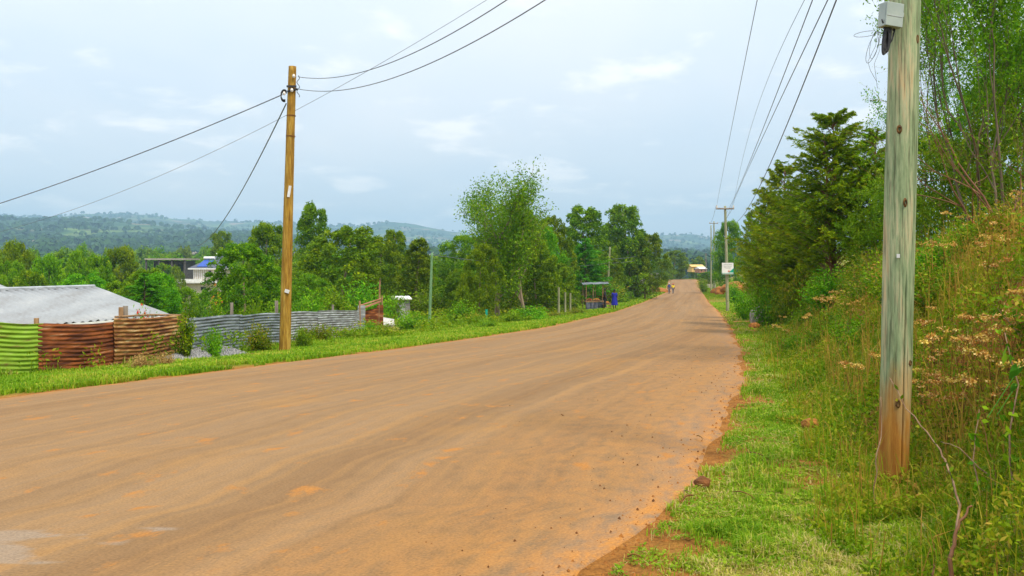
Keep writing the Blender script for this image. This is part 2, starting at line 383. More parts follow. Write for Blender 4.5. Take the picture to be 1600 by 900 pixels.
M['pole_pale'] = pole_mat('pale_green_timber', [(.25, G(.20, .22, .12)), (.5, G(.32, .33, .20)), (.75, G(.44, .40, .26))], -3)
M['pole_mossy'] = pole_mat('mossy_green_timber', [(.25, G(.10, .20, .10)), (.5, G(.17, .32, .16)), (.75, G(.30, .40, .22))], -3)
M['knot'] = nmat('knot_wood', (.05, .025, .01), (.25, .12, .03), 20)

# ground
def ground_mat():
    m, t, b = base_mat('ground', .95, .1)
    def A(n):
        a = t.nodes.new('ShaderNodeAttribute'); a.attribute_name = n; return a.outputs['Fac']
    soil = ramp(t, [(.3, G(.20, .08, .02)), (.55, G(.38, .16, .035)), (.8, G(.50, .26, .08))], noise_fac(t, 5, 8, rough=.75)).outputs[0]
    soil = mixc(t, .7, soil, ramp(t, [(.35, G(.45, .42, .38)), (.5, G(1, 1, 1)), (.68, G(1.3, 1.3, 1.2))], noise_fac(t, 38, 4, rough=.7)).outputs[0], 'MULTIPLY')
    turf = ramp(t, [(.3, G(.10, .12, .015)), (.46, G(.20, .22, .02)), (.58, G(.32, .24, .06)), (.75, G(.38, .20, .05))], noise_fac(t, 1.3, 7, rough=.7)).outputs[0]
    near = mixc(t, A('soil'), turf, soil)
    # far country: fields in patches
    tcn = t.nodes.new('ShaderNodeTexCoord'); mp = t.nodes.new('ShaderNodeMapping'); mp.inputs['Scale'].default_value = (1, .45, 1); t.links.new(tcn.outputs['Object'], mp.inputs[0])
    vo = t.nodes.new('ShaderNodeTexVoronoi'); vo.inputs['Scale'].default_value = .011; t.links.new(mp.outputs[0], vo.inputs['Vector'])
    sp = t.nodes.new('ShaderNodeSeparateColor'); t.links.new(vo.outputs['Color'], sp.inputs[0])
    fields = ramp(t, [(.0, G(.03, .08, .02)), (.35, G(.06, .13, .03)), (.55, G(.16, .24, .04)), (.72, G(.10, .14, .04)), (.84, G(.24, .19, .10)), (.95, G(.34, .24, .16))], sp.outputs[0]).outputs[0]
    fields = mixc(t, ramp(t, [(.44, G(1, 1, 1)), (.56, G(0, 0, 0))], noise_fac(t, .006, 6, rough=.6)).outputs[0], fields, (.02, .055, .018))
    col = mixc(t, A('far'), near, fields)
    t.links.new(col, b.inputs['Base Color']); bump(t, b, noise_fac(t, 14, 8, rough=.7), .9, .05)
    return m
M['ground'] = ground_mat()
def road_mat():
    m, t, b = base_mat('dusty_road', .85, .25)
    tcn = t.nodes.new('ShaderNodeTexCoord')
    def nf(sc, st, det=5, rough=.6):
        mp = t.nodes.new('ShaderNodeMapping'); mp.inputs['Scale'].default_value = st; t.links.new(tcn.outputs['UV'], mp.inputs[0])
        n = t.nodes.new('ShaderNodeTexNoise'); n.inputs['Scale'].default_value = sc; n.inputs['Detail'].default_value = det; n.inputs['Roughness'].default_value = rough
        t.links.new(mp.outputs[0], n.inputs['Vector']); return n.outputs['Fac']
    streak = nf(1.0, (1.1, .022, 1), 5)
    streak2 = nf(1.0, (5.5, .05, 1), 5)
    blot = nf(.5, (1, .55, 1), 7, .62)
    fine = nf(60, (1, 1, 1), 3)
    mid = nf(7, (1, .5, 1), 6, .7)
    col = ramp(t, [(.32, G(.205, .112, .044)), (.48, G(.240, .140, .060)), (.62, G(.262, .160, .076)), (.75, G(.300, .155, .046))], streak).outputs[0]
    col = mixc(t, ramp(t, [(.48, G(0, 0, 0)), (.68, G(.55, .55, .55))], streak2).outputs[0], col, (.36, .19, .06))
    col = mixc(t, ramp(t, [(.53, G(0, 0, 0)), (.74, G(.65, .65, .65))], blot).outputs[0], col, (.37, .185, .045))
    bands = nf(1.0, (3.0, .008, 1), 4)
    col = mixc(t, .24, col, ramp(t, [(.36, G(.74, .71, .68)), (.5, G(1, 1, 1)), (.64, G(1.24, 1.18, 1.06))], bands).outputs[0], 'MULTIPLY')
    a3 = t.nodes.new('ShaderNodeAttribute'); a3.attribute_name = 'silt'      # pale dried silt in hollows
    sm = t.nodes.new('ShaderNodeMath'); sm.operation = 'MULTIPLY_ADD'; sm.inputs[1].default_value = .42; t.links.new(a3.outputs['Fac'], sm.inputs[0]); t.links.new(nf(1.5, (1, 1.8, 1), 4, .5), sm.inputs[2])
    col = mixc(t, ramp(t, [(.80, G(0, 0, 0)), (.87, G(.7, .7, .7))], sm.outputs[0]).outputs[0], col, (.28, .215, .155))
    a = t.nodes.new('ShaderNodeAttribute'); a.attribute_name = 'edge'       # bare tarmac strip by the verge
    col = mixc(t, a.outputs['Fac'], col, (.26, .185, .13))
    a2 = t.nodes.new('ShaderNodeAttribute'); a2.attribute_name = 'dust'      # red soil washed on the road edge
    dm = t.nodes.new('ShaderNodeMath'); dm.operation = 'MULTIPLY'; t.links.new(a2.outputs['Fac'], dm.inputs[0]); t.links.new(ramp(t, [(.35, G(0, 0, 0)), (.6, G(1, 1, 1))], mid).outputs[0], dm.inputs[1])
    col = mixc(t, dm.outputs[0], col, (.44, .19, .04))
    spots = nf(3.2, (1, .6, 1), 6, .6)
    col = mixc(t, ramp(t, [(.60, G(0, 0, 0)), (.68, G(.85, .85, .85))], spots).outputs[0], col, (.40, .165, .03))
    dark = nf(2.1, (1, .35, 1), 7, .7)
    col = mixc(t, ramp(t, [(.62, G(0, 0, 0)), (.72, G(.4, .4, .4))], dark).outputs[0], col, (.16, .10, .05))
    col = mixc(t, .28, col, ramp(t, [(.3, G(.62, .60, .58)), (.5, G(1, 1, 1)), (.75, G(1.25, 1.25, 1.25))], mid).outputs[0], 'MULTIPLY')
    col = mixc(t, .55, col, ramp(t, [(.30, G(.55, .5, .45)), (.5, G(1, 1, 1)), (.70, G(1.45, 1.4, 1.3))], fine).outputs[0], 'MULTIPLY')
    t.links.new(col, b.inputs['Base Color']); bump(t, b, fine, .5, .006)
    return m
M['road'] = road_mat()
M['puddle'] = nmat('pale_silt', (.30, .22, .165), (.35, .265, .20), 3, rough=.55, bstr=.1, spec=.3)

# ---------------------------------------------------------------- ground sheet
def grid_faces(nr, nc):
    i = np.arange(nr - 1)[:, None] * nc + np.arange(nc - 1)[None, :]
    return np.stack([i, i + 1, i + nc + 1, i + nc], -1).reshape(-1, 4)
OY = -8.0
th = np.concatenate([np.linspace(-52, -42, 14, endpoint=False), np.linspace(-42, 42, 560, endpoint=False), np.linspace(42, 52, 14)])
rr = np.concatenate([[0.5], np.linspace(3.0, 60, 330, endpoint=False), np.geomspace(60, 5400, 300)])
TH, RR = np.meshgrid(np.radians(th), rr)
GX, GY = RR * np.sin(TH), OY + RR * np.cos(TH)
GZ = H(GX, GY)
eL = XL(GY) - GX; eR = GX - XR(GY)
n_s = fbm(GX, GY, .9, 40, 4)
soil = np.clip(1.25 - np.maximum(eL, eR) / (.05 + .5 * n_s), 0, 1) ** .8
soil = np.where((eL > 0), soil * .9, soil)
cut = sst(0, .4, (eR - bank_start(GY)) / 2.0) * (1 - sst(.9, 1.3, (eR - bank_start(GY)) / 2.0)) * sst(.36, .50, fbm(GX, GY, 1.7, 55, 3)) * (GY < 20)
bare = sst(.46, .60, fbm(GX, GY, .8, 91, 4)) * (eR > 0) * (eR < 2.6) * .9
soil = np.clip(np.maximum(np.maximum(soil, cut), bare), 0, 1)
far = sst(150, 420, np.hypot(GX, GY))
g = newmesh('ground', np.stack([GX, GY, GZ], -1), Q=grid_faces(*GX.shape)[:, ::-1], mat=M['ground'], attrs={'soil': soil, 'far': far}, smooth=True)
tag(g, kind='structure')

# ---------------------------------------------------------------- road
yy = np.concatenate([np.arange(-28, 26, .15), np.geomspace(26, 300, 260)])
nc = 66
u = np.concatenate([[0, .004], np.linspace(.012, .988, nc - 4), [.996, 1]])
def rag(Y, s):
    near = 1 - sst(25, 90, Y)
    return (fbm(Y, Y * 0 + s, .7, 60 + s, 4) - .5) * .34 * near + (fbm(Y, Y * 0 + s, 3.0, 70 + s, 2) - .5) * .35
xl = XL(yy) + rag(yy, 1); xr = XR(yy) + rag(yy, 2)
RX = xl[:, None] * (1 - u) + xr[:, None] * u
RY = np.repeat(yy[:, None], nc, 1)
w_ = (xr - xl)[:, None]
RZ = ref(RY) + .03 * (1 - (2 * u - 1) ** 2) + (fbm(RX, RY, 2.5, 81, 2) - .5) * .025 + .004
dist = np.concatenate([[0], np.cumsum(np.hypot(np.diff(yy), np.diff((xl + xr) / 2)))])
RZ[:, 0] -= .07; RZ[:, -1] -= .07; RZ[:, 1] -= .012; RZ[:, -2] -= .012
UV = np.stack([u * w_, np.repeat(dist[:, None], nc, 1)], -1)
er = (1 - u) * w_ ; el_ = u * w_
edge = np.clip(1.1 - er / (.25 + .7 * fbm(RX, RY, 1.8, 33, 3)), 0, 1) * .6 * (RY < 30)
dust = np.clip(1 - (er - .2) / (2.6), 0, 1) * (1 - sst(18, 40, RY)) * .55 + np.clip(1.2 - er / .25, 0, 1) * .6 + np.clip(1.2 - el_ / .35, 0, 1) + np.clip(1 - er / 1.3, 0, 1) * sst(20, 60, RY) * .6
silt = np.exp(-(((RX + 2.9) / 1.1) ** 2 + ((RY - 4.75) / .5) ** 2))
road = newmesh('road', np.stack([RX, RY, RZ], -1), Q=grid_faces(*RX.shape)[:, :], mat=M['road'], attrs={'silt': silt, 'edge': edge, 'dust': np.clip(dust, 0, 1)}, smooth=True, uv=UV.reshape(-1, 2))
tag(road, kind='structure')
def roadz(x, y): return float(ref(y)) + .03 + .008

# pale silt patches lower left
def blob_sheet(name, cx, cy, rx_, ry_, rot, seed, mat):
    k = 40; V = [(cx, cy, 0)]
    for j in range(k):
        a = 2 * math.pi * j / k; rj = 1 + .45 * math.sin(a * 2 + seed) * .5 + .30 * math.sin(a * 5 + seed * 2) + .14 * math.sin(a * 9 + seed * 3)
        x, y = rx_ * rj * math.cos(a), ry_ * rj * math.sin(a)
        V.append((cx + x * math.cos(rot) - y * math.sin(rot), cy + x * math.sin(rot) + y * math.cos(rot), 0))
    V = [(x, y, float(np.interp(y, yy, RZ[:, int(np.clip((x - XL(y)) / (XR(y) - XL(y)), 0, .999) * nc)])) + .006) for x, y, _ in V]
    mb = MB(); mb.poly(V, [(0, 1 + j, 1 + (j + 1) % k) for j in range(k)]); return mb.build(name, mat)

# ---------------------------------------------------------------- grass
def blades(P, h, w, lean=.5, rnd=None, seed=1, up=None):
    """P (n,3) roots -> 5-vertex blades"""
    r = np.random.default_rng(seed); n = len(P)
    a = r.uniform(0, 2 * np.pi, n); d = np.stack([np.cos(a), np.sin(a), 0 * a], -1)
    s = np.stack([-np.sin(a), np.cos(a), 0 * a], -1)
    h = h * r.uniform(.5, 1.25, n); ln = lean * r.uniform(.1, 1.3, n)
    w = np.broadcast_to(w, (n,)) * r.uniform(.7, 1.3, n)
    z = np.array([0, 0, 1.0])
    mid = P + z * (h * .6)[:, None] + d * (h * ln * .35)[:, None]
    tip = P + z * (h * np.clip(1 - .45 * ln, .2, 1))[:, None] + d * (h * ln)[:, None]
    V = np.stack([P - s * w[:, None] / 2, P + s * w[:, None] / 2, mid + s * w[:, None] * .38, mid - s * w[:, None] * .38, tip], 1)
    b = np.arange(n)[:, None] * 5
    Q = b + np.array([[0, 1, 2, 3]]); T = b + np.array([[3, 2, 4]])
    rn = r.uniform(0, 1, n) if rnd is None else rnd
    return V.reshape(-1, 3), Q, T, np.repeat(rn, 5)
def patchy(X, Y, r):
    return np.clip(.01 + .80 * fbm(X, Y, .7, 12, 4) + .55 * r.uniform(0, 1, len(X)) ** 1.8 + .14 * sst(.55, .7, fbm(X, Y, .8, 66, 2)), 0, 1)
def scatter(n, side, ymin, ymax, emax, p=1.6, seed=3, emin=-.02):
    r = np.random.default_rng(seed)
    # density falls off with distance (about constant on the picture)
    t = r.uniform(0, 1, n); q = 1 - p
    Y = (ymin ** q + t * (ymax ** q - ymin ** q)) ** (1 / q)
    e = emin + r.uniform(0, 1, n) ** 1.0 * (np.broadcast_to(emax(Y) if callable(emax) else emax, (n,)) - emin)
    X = XR(Y) + e if side > 0 else XL(Y) - e
    return X, Y, e, r
GV, GQ, GT, GR = [], [], [], []; cnt = 0
def addg(v, q, t, rn):
    global cnt
    GV.append(v); GQ.append(q + cnt); GT.append(t + cnt); GR.append(rn); cnt += len(v)
# right verge, short trampled grass
X, Y, e, r = scatter(380000, 1, 3.2, 60, lambda Y: bank_start(Y) + 1.6 + .03 * Y, 1.7, 3)
dens = fbm(X, Y, .30, 14, 4) + .10 + .13 * sst(0, .8, e); keep = r.uniform(0, 1, len(X)) < sst(.42, .64, dens) * (1 - .9 * sst(.50, .62, fbm(X, Y, .8, 91, 4))) * (.3 + .7 * sst(0, .3, e))
X, Y = X[keep], Y[keep]; P = np.stack([X, Y, H(X, Y) - .005], -1)
hh = (.020 + .13 * fbm(X, Y, .33, 15, 3) ** 2.2) * (1 + .02 * Y) ; ww = .0035 + .0009 * Y
addg(*blades(P, hh, ww, .8, patchy(X, Y, r), 4))
X, Y, e, r = scatter(150000, 1, 3.2, 30, lambda Y: bank_start(Y) + 1.6 + .03 * Y, 1.7, 303)
keep = (fbm(X, Y, .25, 114, 3) > .47) & (e > .05) & (r.uniform(0, 1, len(X)) < .25 + fbm(X, Y, 1.1, 115, 2)); X, Y = X[keep], Y[keep]; n = len(X)
P = np.stack([X, Y, H(X, Y) + .01 + .06 * r.uniform(0, 1, n) * fbm(X, Y, .4, 15, 2)], -1)
U_ = r.normal(size=(n, 3)) * np.array([1, 1, .45]); U_ /= np.linalg.norm(U_, axis=-1, keepdims=True); W_ = np.cross(U_, r.normal(size=(n, 3)) * .5 + np.array([0, 0, 1.])); W_ /= np.linalg.norm(W_, axis=-1, keepdims=True)
ls = ((.010 + .0016 * Y) * r.uniform(.5, 1.8, n))[:, None]; dry_ = r.uniform(0, 1, n) > .86; wd = ls * np.where(dry_, .14, .55)[:, None]; ls = ls * np.where(dry_, 3.0, 1.0)[:, None]
VV = np.stack([P - U_ * ls / 2, P + W_ * wd / 2, P + U_ * ls / 2, P - W_ * wd / 2], 1).reshape(-1, 3)
b_ = np.arange(n)[:, None] * 4 + np.array([[0, 1, 2, 3]])
addg(VV, b_, np.zeros((0, 3), int), np.repeat(np.where(dry_, r.uniform(.85, 1, n), np.clip(.8 * fbm(X, Y, .5, 116, 3) - .05 + .3 * r.uniform(0, 1, n), 0, .8)), 4))
# left verge
X, Y, e, r = scatter(120000, -1, 8.5, 75, lambda Y: 3.2 + .08 * Y, 1.6, 5)
keep = (fbm(X, Y, .8, 16, 3) + .4 * sst(0, 1.0, e) > .42)
X, Y = X[keep], Y[keep]; P = np.stack([X, Y, H(X, Y) - .005], -1)
addg(*blades(P, (.05 + .10 * fbm(X, Y, 1.5, 15, 2)) * (1 + .008 * Y), .005 + .0011 * Y, .7, np.clip(patchy(X, Y, r) * .75 + .05, 0, .93), 6))
# both verges far away
for sd_ in (1, -1):
    X, Y, e, r = scatter(16000, sd_, 60, 215, 9.0, 1.3, 8 + sd_)
    P = np.stack([X, Y, H(X, Y) - .01], -1); addg(*blades(P, .22 + 0 * X, .012 + .0014 * Y, .7, np.clip(patchy(X, Y, r) * .8, 0, 1), 9))
go = newmesh('verge_grass', np.concatenate(GV), Q=np.concatenate(GQ), T=np.concatenate(GT), mat=M['grass'], attrs={'rnd': np.concatenate(GR)})
tag(go, 'short bright green grass along both road verges', 'grass', kind='stuff')

# ---------------------------------------------------------------- leaf primitives
def leaves(C, U, W, L, wd, rnd, fold=0.0):
    """rhombic leaves: centre C, long axis U, width axis W (unit), length L, width wd"""
    L = np.broadcast_to(L, (len(C),))[:, None]; wd = np.broadcast_to(wd, (len(C),))[:, None]
    V = np.stack([C - U * L / 2, C + W * wd / 2 - U * L * .08, C + U * L / 2, C - W * wd / 2 - U * L * .08], 1)
    Q = np.arange(len(C))[:, None] * 4 + np.array([[0, 1, 2, 3]])
    return V.reshape(-1, 3), Q, np.repeat(rnd, 4)
def unit(a): return a / np.maximum(np.linalg.norm(a, axis=-1, keepdims=True), 1e-9)
def rand_axes(n, r, droop=0.0, outward=None, ow=0.0):
    U = unit(r.normal(size=(n, 3)) + np.array([0, 0, -droop]) + (outward * ow if outward is not None else 0))
    W = unit(np.cross(U, r.normal(size=(n, 3)))); return U, W

def crown_tree(name, H_, Rr, seed, leafm, barkm, base=.25, nclump=80, nleaf=150, leaf=.22, shape='round', trunk_r=.13, droop=.6, spread=.22):
    r = np.random.default_rng(seed); root = empty(name)
    t = (np.arange(nclump) + r.uniform(0, 1, nclump)) / nclump; t = t ** .8
    if shape == 'round': env = np.sqrt(np.clip(1 - (np.clip(t - .32, 0, 1) / .72) ** 2.1, .03, 1)) * np.clip(.72 + t, 0, 1)
    elif shape == 'cone': env = (1 - t * .72) ** .62 * np.clip(t * 6 + .55, 0, 1)
    elif shape == 'column': env = (1 - .75 * t ** 2.2) * np.clip(t * 5 + .5, 0, 1)
    a = r.uniform(0, 2 * np.pi, nclump); rad = Rr * env * r.uniform(.25, 1.0, nclump) ** .5 * (1 + .18 * np.sin(a * 3 + seed))
    bz = base * H_; C = np.stack([np.cos(a) * rad, np.sin(a) * rad, bz + t * (H_ - bz) * .93], -1)
    lean = r.normal(size=2) * .05 * H_; C[:, :2] += lean * (C[:, 2:] / H_) ** 2
    cr = Rr * spread * r.uniform(.7, 1.35, nclump) * (1.15 - .45 * t)
    idx = np.repeat(np.arange(nclump), nleaf); n = len(idx)
    d = unit(r.normal(size=(n, 3))); d[:, 2] = np.where(d[:, 2] < -.35, -d[:, 2] * .7, d[:, 2])
    sh = r.uniform(.35, 1.08, n) ** .6
    P = C[idx] + d * (cr[idx] * sh)[:, None] * np.array([1, 1, 1.35])
    U, W = rand_axes(n, r, droop, d, .5)
    crn = r.uniform(0, 1, nclump)
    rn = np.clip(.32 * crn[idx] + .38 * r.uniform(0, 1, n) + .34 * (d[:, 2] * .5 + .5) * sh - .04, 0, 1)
    ls = leaf * r.uniform(.6, 1.3, n)
    V, Q, A = leaves(P, U, W, ls, ls * .42, rn)
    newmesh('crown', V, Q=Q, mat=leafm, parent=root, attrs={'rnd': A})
    mb = MB(); k = 8; pts = []
    for i in range(k + 1):
        s = i / k; zz = s * H_ * .88; pts.append((lean[0] * (zz / H_) ** 2 + .06 * math.sin(s * 7 + seed), lean[1] * (zz / H_) ** 2 + .06 * math.cos(s * 5 + seed), zz - .25 * (i == 0)))
    mb.tube(pts, [trunk_r * (1.15 - .95 * i / k) for i in range(k + 1)], 7)
    for j in range(min(nclump, 22)):
        c = C[j]; s = max(.12, (c[2] / H_ - .16)); p0 = Vector((lean[0] * s ** 2, lean[1] * s ** 2, s * H_ * .88)); p1 = Vector(c)
        m_ = (p0 + p1) / 2 + Vector((0, 0, -.04 * H_)); mb.tube([p0, m_, p1], [trunk_r * .32, trunk_r * .2, trunk_r * .07], 4, False)
    mb.build('trunk', barkm, root, True)
    return root

def conifer(name, H_, Rr, seed, leafm, barkm, nb=130, twigs=9, per=12, leaf=.16, base=.08, rise=.35, droop=.25, multi=1):
    """feathery conifer: curved branches carrying fans of sprays"""
    r = np.random.default_rng(seed); root = empty(name); mb = MB()
    P, U, W, L, RN = [], [], [], [], []
    tops = [(0, 0, H_, 1.0)] + [(r.uniform(-.35, .35) * Rr, r.uniform(-.35, .35) * Rr, H_ * r.uniform(.68, .88), .75) for _ in range(multi - 1)]
    for tx, ty, hh_, sc in tops:
        mb.tube([(tx * s, ty * s, hh_ * s - .2 * (s == 0)) for s in (0, .2, .4, .6, .8, 1)], [.10 * H_ / 6 * (1.05 - s) * sc + .006 for s in (0, .2, .4, .6, .8, 1)], 7)
        for i in range(int(nb * sc)):
            s = base + (1 - base) * (r.uniform(0, 1) ** .9) * .985
            a = r.uniform(0, 2 * np.pi)
            ln = Rr * sc * ((1 - s) ** .62 * 1.02 + .05) * r.uniform(.5, 1.3) * (.75 + .35 * min(1, s * 5))
            d = np.array([math.cos(a), math.sin(a), 0]); p0 = np.array([tx * s, ty * s, s * hh_])
            tt = np.linspace(0, 1, 7)
            br = p0 + d * (tt * ln)[:, None] + np.array([0, 0, 1]) * (rise * ln * tt - droop * ln * tt ** 2.2 + r.normal() * .04 * ln * tt)[:, None]
            mb.tube([tuple(q) for q in br[::2]], [.018 * H_ / 6 * (1 - .85 * x) for x in tt[::2]], 3, False)
            side = np.array([-d[1], d[0], 0])
            crn = r.uniform(0, 1)
            for k in range(twigs):
                f = .22 + .78 * (k + r.uniform(0, 1)) / twigs
                q0 = p0 + d * f * ln + np.array([0, 0, 1]) * (rise * ln * f - droop * ln * f ** 2.2)
                tl = (ln * .42 * (1.08 - f) ** .8 + .05) * r.uniform(.6, 1.2)
                td = unit(d * r.uniform(.8, 1.4) + side * r.normal() * .65 + np.array([0, 0, r.normal() * .22 + .35]))
                x = (np.arange(per) + r.uniform(0, 1, per)) / per
                q = q0 + td * (x * tl)[:, None] + np.array([0, 0, -1]) * (x ** 2 * tl * .45)[:, None] + r.normal(size=(per, 3)) * leaf * .16
                uu = unit(td + r.normal(size=(per, 3)) * .40 + np.array([0, 0, -.2]))
                P.append(q); U.append(uu); W.append(unit(np.cross(uu, r.normal(size=(per, 3)))))
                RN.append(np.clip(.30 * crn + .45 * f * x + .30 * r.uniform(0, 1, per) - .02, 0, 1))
    P = np.concatenate(P); U = np.concatenate(U); W = np.concatenate(W); RN = np.concatenate(RN); ls = leaf * r.uniform(.6, 1.4, len(P))
    V, Q, A = leaves(P, U, W, ls, ls * .22, RN)
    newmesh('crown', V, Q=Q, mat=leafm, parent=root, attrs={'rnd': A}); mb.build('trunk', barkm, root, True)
    return root

def branch_tree(name, H_, seed, leafm, barkm, levels=4, spread=.5, stems=1, leaf=.09, perpt=5, r0=.09, up=.35, nfork=3, start=.3, leafpart='crown', density=1.0, trunk_frac=.34, tuft=.12):
    """open tree grown by forking, leaves in small tufts on the twigs"""
    r = np.random.default_rng(seed); root = empty(name); mb = MB(); tips = []
    def grow(p, d, ln, rad, lev):
        n = 4; pts = [p]; q = p.copy(); dd = d.copy()
        for i in range(n):
            dd = unit(dd + r.normal(size=3) * .16 + np.array([0, 0, up * .12])); q = q + dd * ln / n; pts.append(q.copy())
            if lev <= 2: tips.append((q.copy(), lev))
        mb.tube([tuple(x) for x in pts], [rad * (1 - .45 * i / n) for i in range(n + 1)], 6 if lev >= levels - 1 else 3, False)
        if lev <= 0: return
        m = nfork + (r.uniform() < .5)
        for i in range(m):
            f = start + (1 - start) * (i + r.uniform(.2, 1)) / m; k = min(n, max(1, int(round(f * n)))); pp = pts[k]
            nd = unit(dd + r.normal(size=3) * spread + np.array([0, 0, up * .3])); grow(pp, nd, ln * r.uniform(.55, .8), rad * .55 * (1 - .3 * f), lev - 1)
        grow(pts[-1], dd, ln * .7, rad * .55, lev - 1)
    for s in range(stems):
        a = r.uniform(0, 6.28); d = unit(np.array([math.cos(a) * .25 * (stems > 1), math.sin(a) * .25 * (stems > 1), 1.0])); grow(np.array([math.cos(a) * .1 * (stems > 1), math.sin(a) * .1 * (stems > 1), -.1]), d, H_ * trunk_frac * r.uniform(.85, 1.1), r0, levels)
    T = np.array([t[0] for t in tips]); T = T[r.uniform(0, 1, len(T)) < density]
    idx = np.repeat(np.arange(len(T)), perpt); n = len(idx)
    P = T[idx] + r.normal(size=(n, 3)) * tuft
    U, W = rand_axes(n, r, .1); crn = r.uniform(0, 1, len(T)); rn = np.clip(.5 * crn[idx] + .5 * r.uniform(0, 1, n), 0, 1); ls = leaf * r.uniform(.6, 1.4, n)
    V, Q, A = leaves(P, U, W, ls, ls * .42, rn)
    newmesh(leafpart, V, Q=Q, mat=leafm, parent=root, attrs={'rnd': A}); mb.build('trunk' if leafpart == 'crown' else 'stems', barkm, root, True)
    root['_h'] = float(max(T[:, 2].max(), .1))
    return root

def shrub(name, H_, Rr, seed, leafm, stemm, n=2600, leaf=.06, stems=16, flower=None, nfl=0, upright=.6, lw=.45):
    r = np.random.default_rng(seed); root = empty(name); mb = MB(); P, O = [], []
    for s in range(stems):
        a = r.uniform(0, 6.28); rad = Rr * r.uniform(.1, 1.0); h = H_ * r.uniform(.45, 1.05) * (1 - .3 * (rad / Rr) ** 2)
        tip = np.array([math.cos(a) * rad, math.sin(a) * rad, h]); b = np.array([math.cos(a) * rad * .25, math.sin(a) * rad * .25, -.05])
        m_ = (b + tip) / 2 + r.normal(size=3) * .05 * H_ + np.array([0, 0, .1 * H_ * upright])
        mb.tube([tuple(b), tuple(m_), tuple(tip)], [.008 * H_ + .003, .005 * H_ + .002, .002], 3, False)
        k = n // stems; t = r.uniform(.12, 1, k) ** .8
        q = b * ((1 - t) ** 2)[:, None] + 2 * m_ * (t * (1 - t))[:, None] + tip * (t ** 2)[:, None]
        P.append(q + r.normal(size=(k, 3)) * Rr * .13 * (.5 + t)[:, None]); O.append(np.clip(t * .5 + .5 * r.uniform(0, 1, k) - .1 + .15 * r.normal(), 0, 1))
    P = np.concatenate(P); O = np.concatenate(O); P[:, 2] = np.abs(P[:, 2])
    U, W = rand_axes(len(P), r, -.3); ls = leaf * r.uniform(.6, 1.4, len(P)); V, Q, A = leaves(P, U, W, ls, ls * lw, O)
    newmesh('foliage', V, Q=Q, mat=leafm, parent=root, attrs={'rnd': A}); mb.build('stems', stemm, root)
    if flower:
        T = P[np.argsort(-P[:, 2])[:max(nfl * 14, 1)]]; T = T[r.integers(0, len(T), nfl)]
        idx = np.repeat(np.arange(nfl), 18); C = T[idx] + r.normal(size=(len(idx), 3)) * .02 + np.array([0, 0, .02])
        U, W = rand_axes(len(C), r); ls = .03 * r.uniform(.6, 1.4, len(C)); V, Q, A = leaves(C, U, W, ls, ls * .8, r.uniform(0, 1, len(C)))
        newmesh('flowers', V, Q=Q, mat=flower, parent=root, attrs={'rnd': A})
    return root

def dry_flower_plant(name, H_, seed, nst=4, leafy=60):
    """stalks ending in flat clusters of pale dry seed heads"""
    r = np.random.default_rng(seed); root = empty(name); mb = MB(); C = []; LF = []
    for s in range(nst):
        a = r.uniform(0, 6.28); h = H_ * r.uniform(.6, 1.05); rad = .35 * H_ * r.uniform(.1, 1)
        tip = np.array([math.cos(a) * rad, math.sin(a) * rad, h]); m_ = tip * .5 + np.array([0, 0, .12 * h]) + r.normal(size=3) * .03
        mb.tube([(0, 0, -.05), tuple(m_), tuple(tip)], [.006, .0045, .003], 4, False)
        hc = []
        for k in range(r.integers(2, 6)):
            off = r.normal(size=3) * np.array([.05, .05, .015]); e = tip + off + np.array([0, 0, .05]); mb.tube([tuple(tip), tuple(e)], .0022, 3, False)
            c = e + r.normal(size=(22, 3)) * np.array([.020, .020, .010]); hc.append(c)
        hc = np.concatenate(hc); U, W = rand_axes(len(hc), r); ls = .019 * r.uniform(.6, 1.5, len(hc)); V, Q, A = leaves(hc, U, W, ls, ls * .9, r.uniform(0, 1, len(hc)))
        newmesh('flower_head', V, Q=Q, mat=M['seed'], parent=root, attrs={'rnd': A})
        t = r.uniform(.1, .9, leafy // nst); q = 2 * m_ * (t * (1 - t))[:, None] + tip * (t ** 2)[:, None]; LF.append(q + r.normal(size=q.shape) * .03)
    LF = np.concatenate(LF); U, W = rand_axes(len(LF), r); V, Q, A = leaves(LF, U, W, .055, .025, r.uniform(0, 1, len(LF))); newmesh('leaves', V, Q=Q, mat=M['weed'], parent=root, attrs={'rnd': A})
    mb.build('stalks', M['dry'], root); return root

# ---------------------------------------------------------------- trees, prototypes
EUC = [crown_tree('eucalyptus_tree', 9, 3.0, 11 + i, M['euc'], M['palebark'], base=.05, nclump=170, nleaf=130, leaf=.25, shape='round', spread=.19) for i in range(3)]
EUCT = [crown_tree('tall_tree', 11, 2.6, 31 + i, M['euc'], M['palebark'], base=.08, nclump=150, nleaf=125, leaf=.26, shape='cone', spread=.22) for i in range(2)]
OLV = [crown_tree('leafy_tree', 8, 3.0, 51 + i, M['olive'], M['bark'], base=.04, nclump=160, nleaf=120, leaf=.22, shape='round', spread=.19) for i in range(2)]
BRT = [crown_tree('broadleaf_tree', 7, 2.6, 61 + i, M['bright'], M['bark'], base=.04, nclump=130, nleaf=120, leaf=.22, shape='round', spread=.22) for i in range(2)]
COLT = [crown_tree('slender_tree', 8, 1.3, 71, M['olive'], M['palebark'], base=.06, nclump=110, nleaf=110, leaf=.19, shape='column', spread=.34)]
VAL = [crown_tree('valley_tree', 10, 4.0, 81 + i, [M['euc'], M['olive'], M['euc']][i], M['bark'], base=.08, nclump=60, nleaf=60, leaf=.75, shape=['round', 'round', 'cone'][i], spread=.27) for i in range(3)]

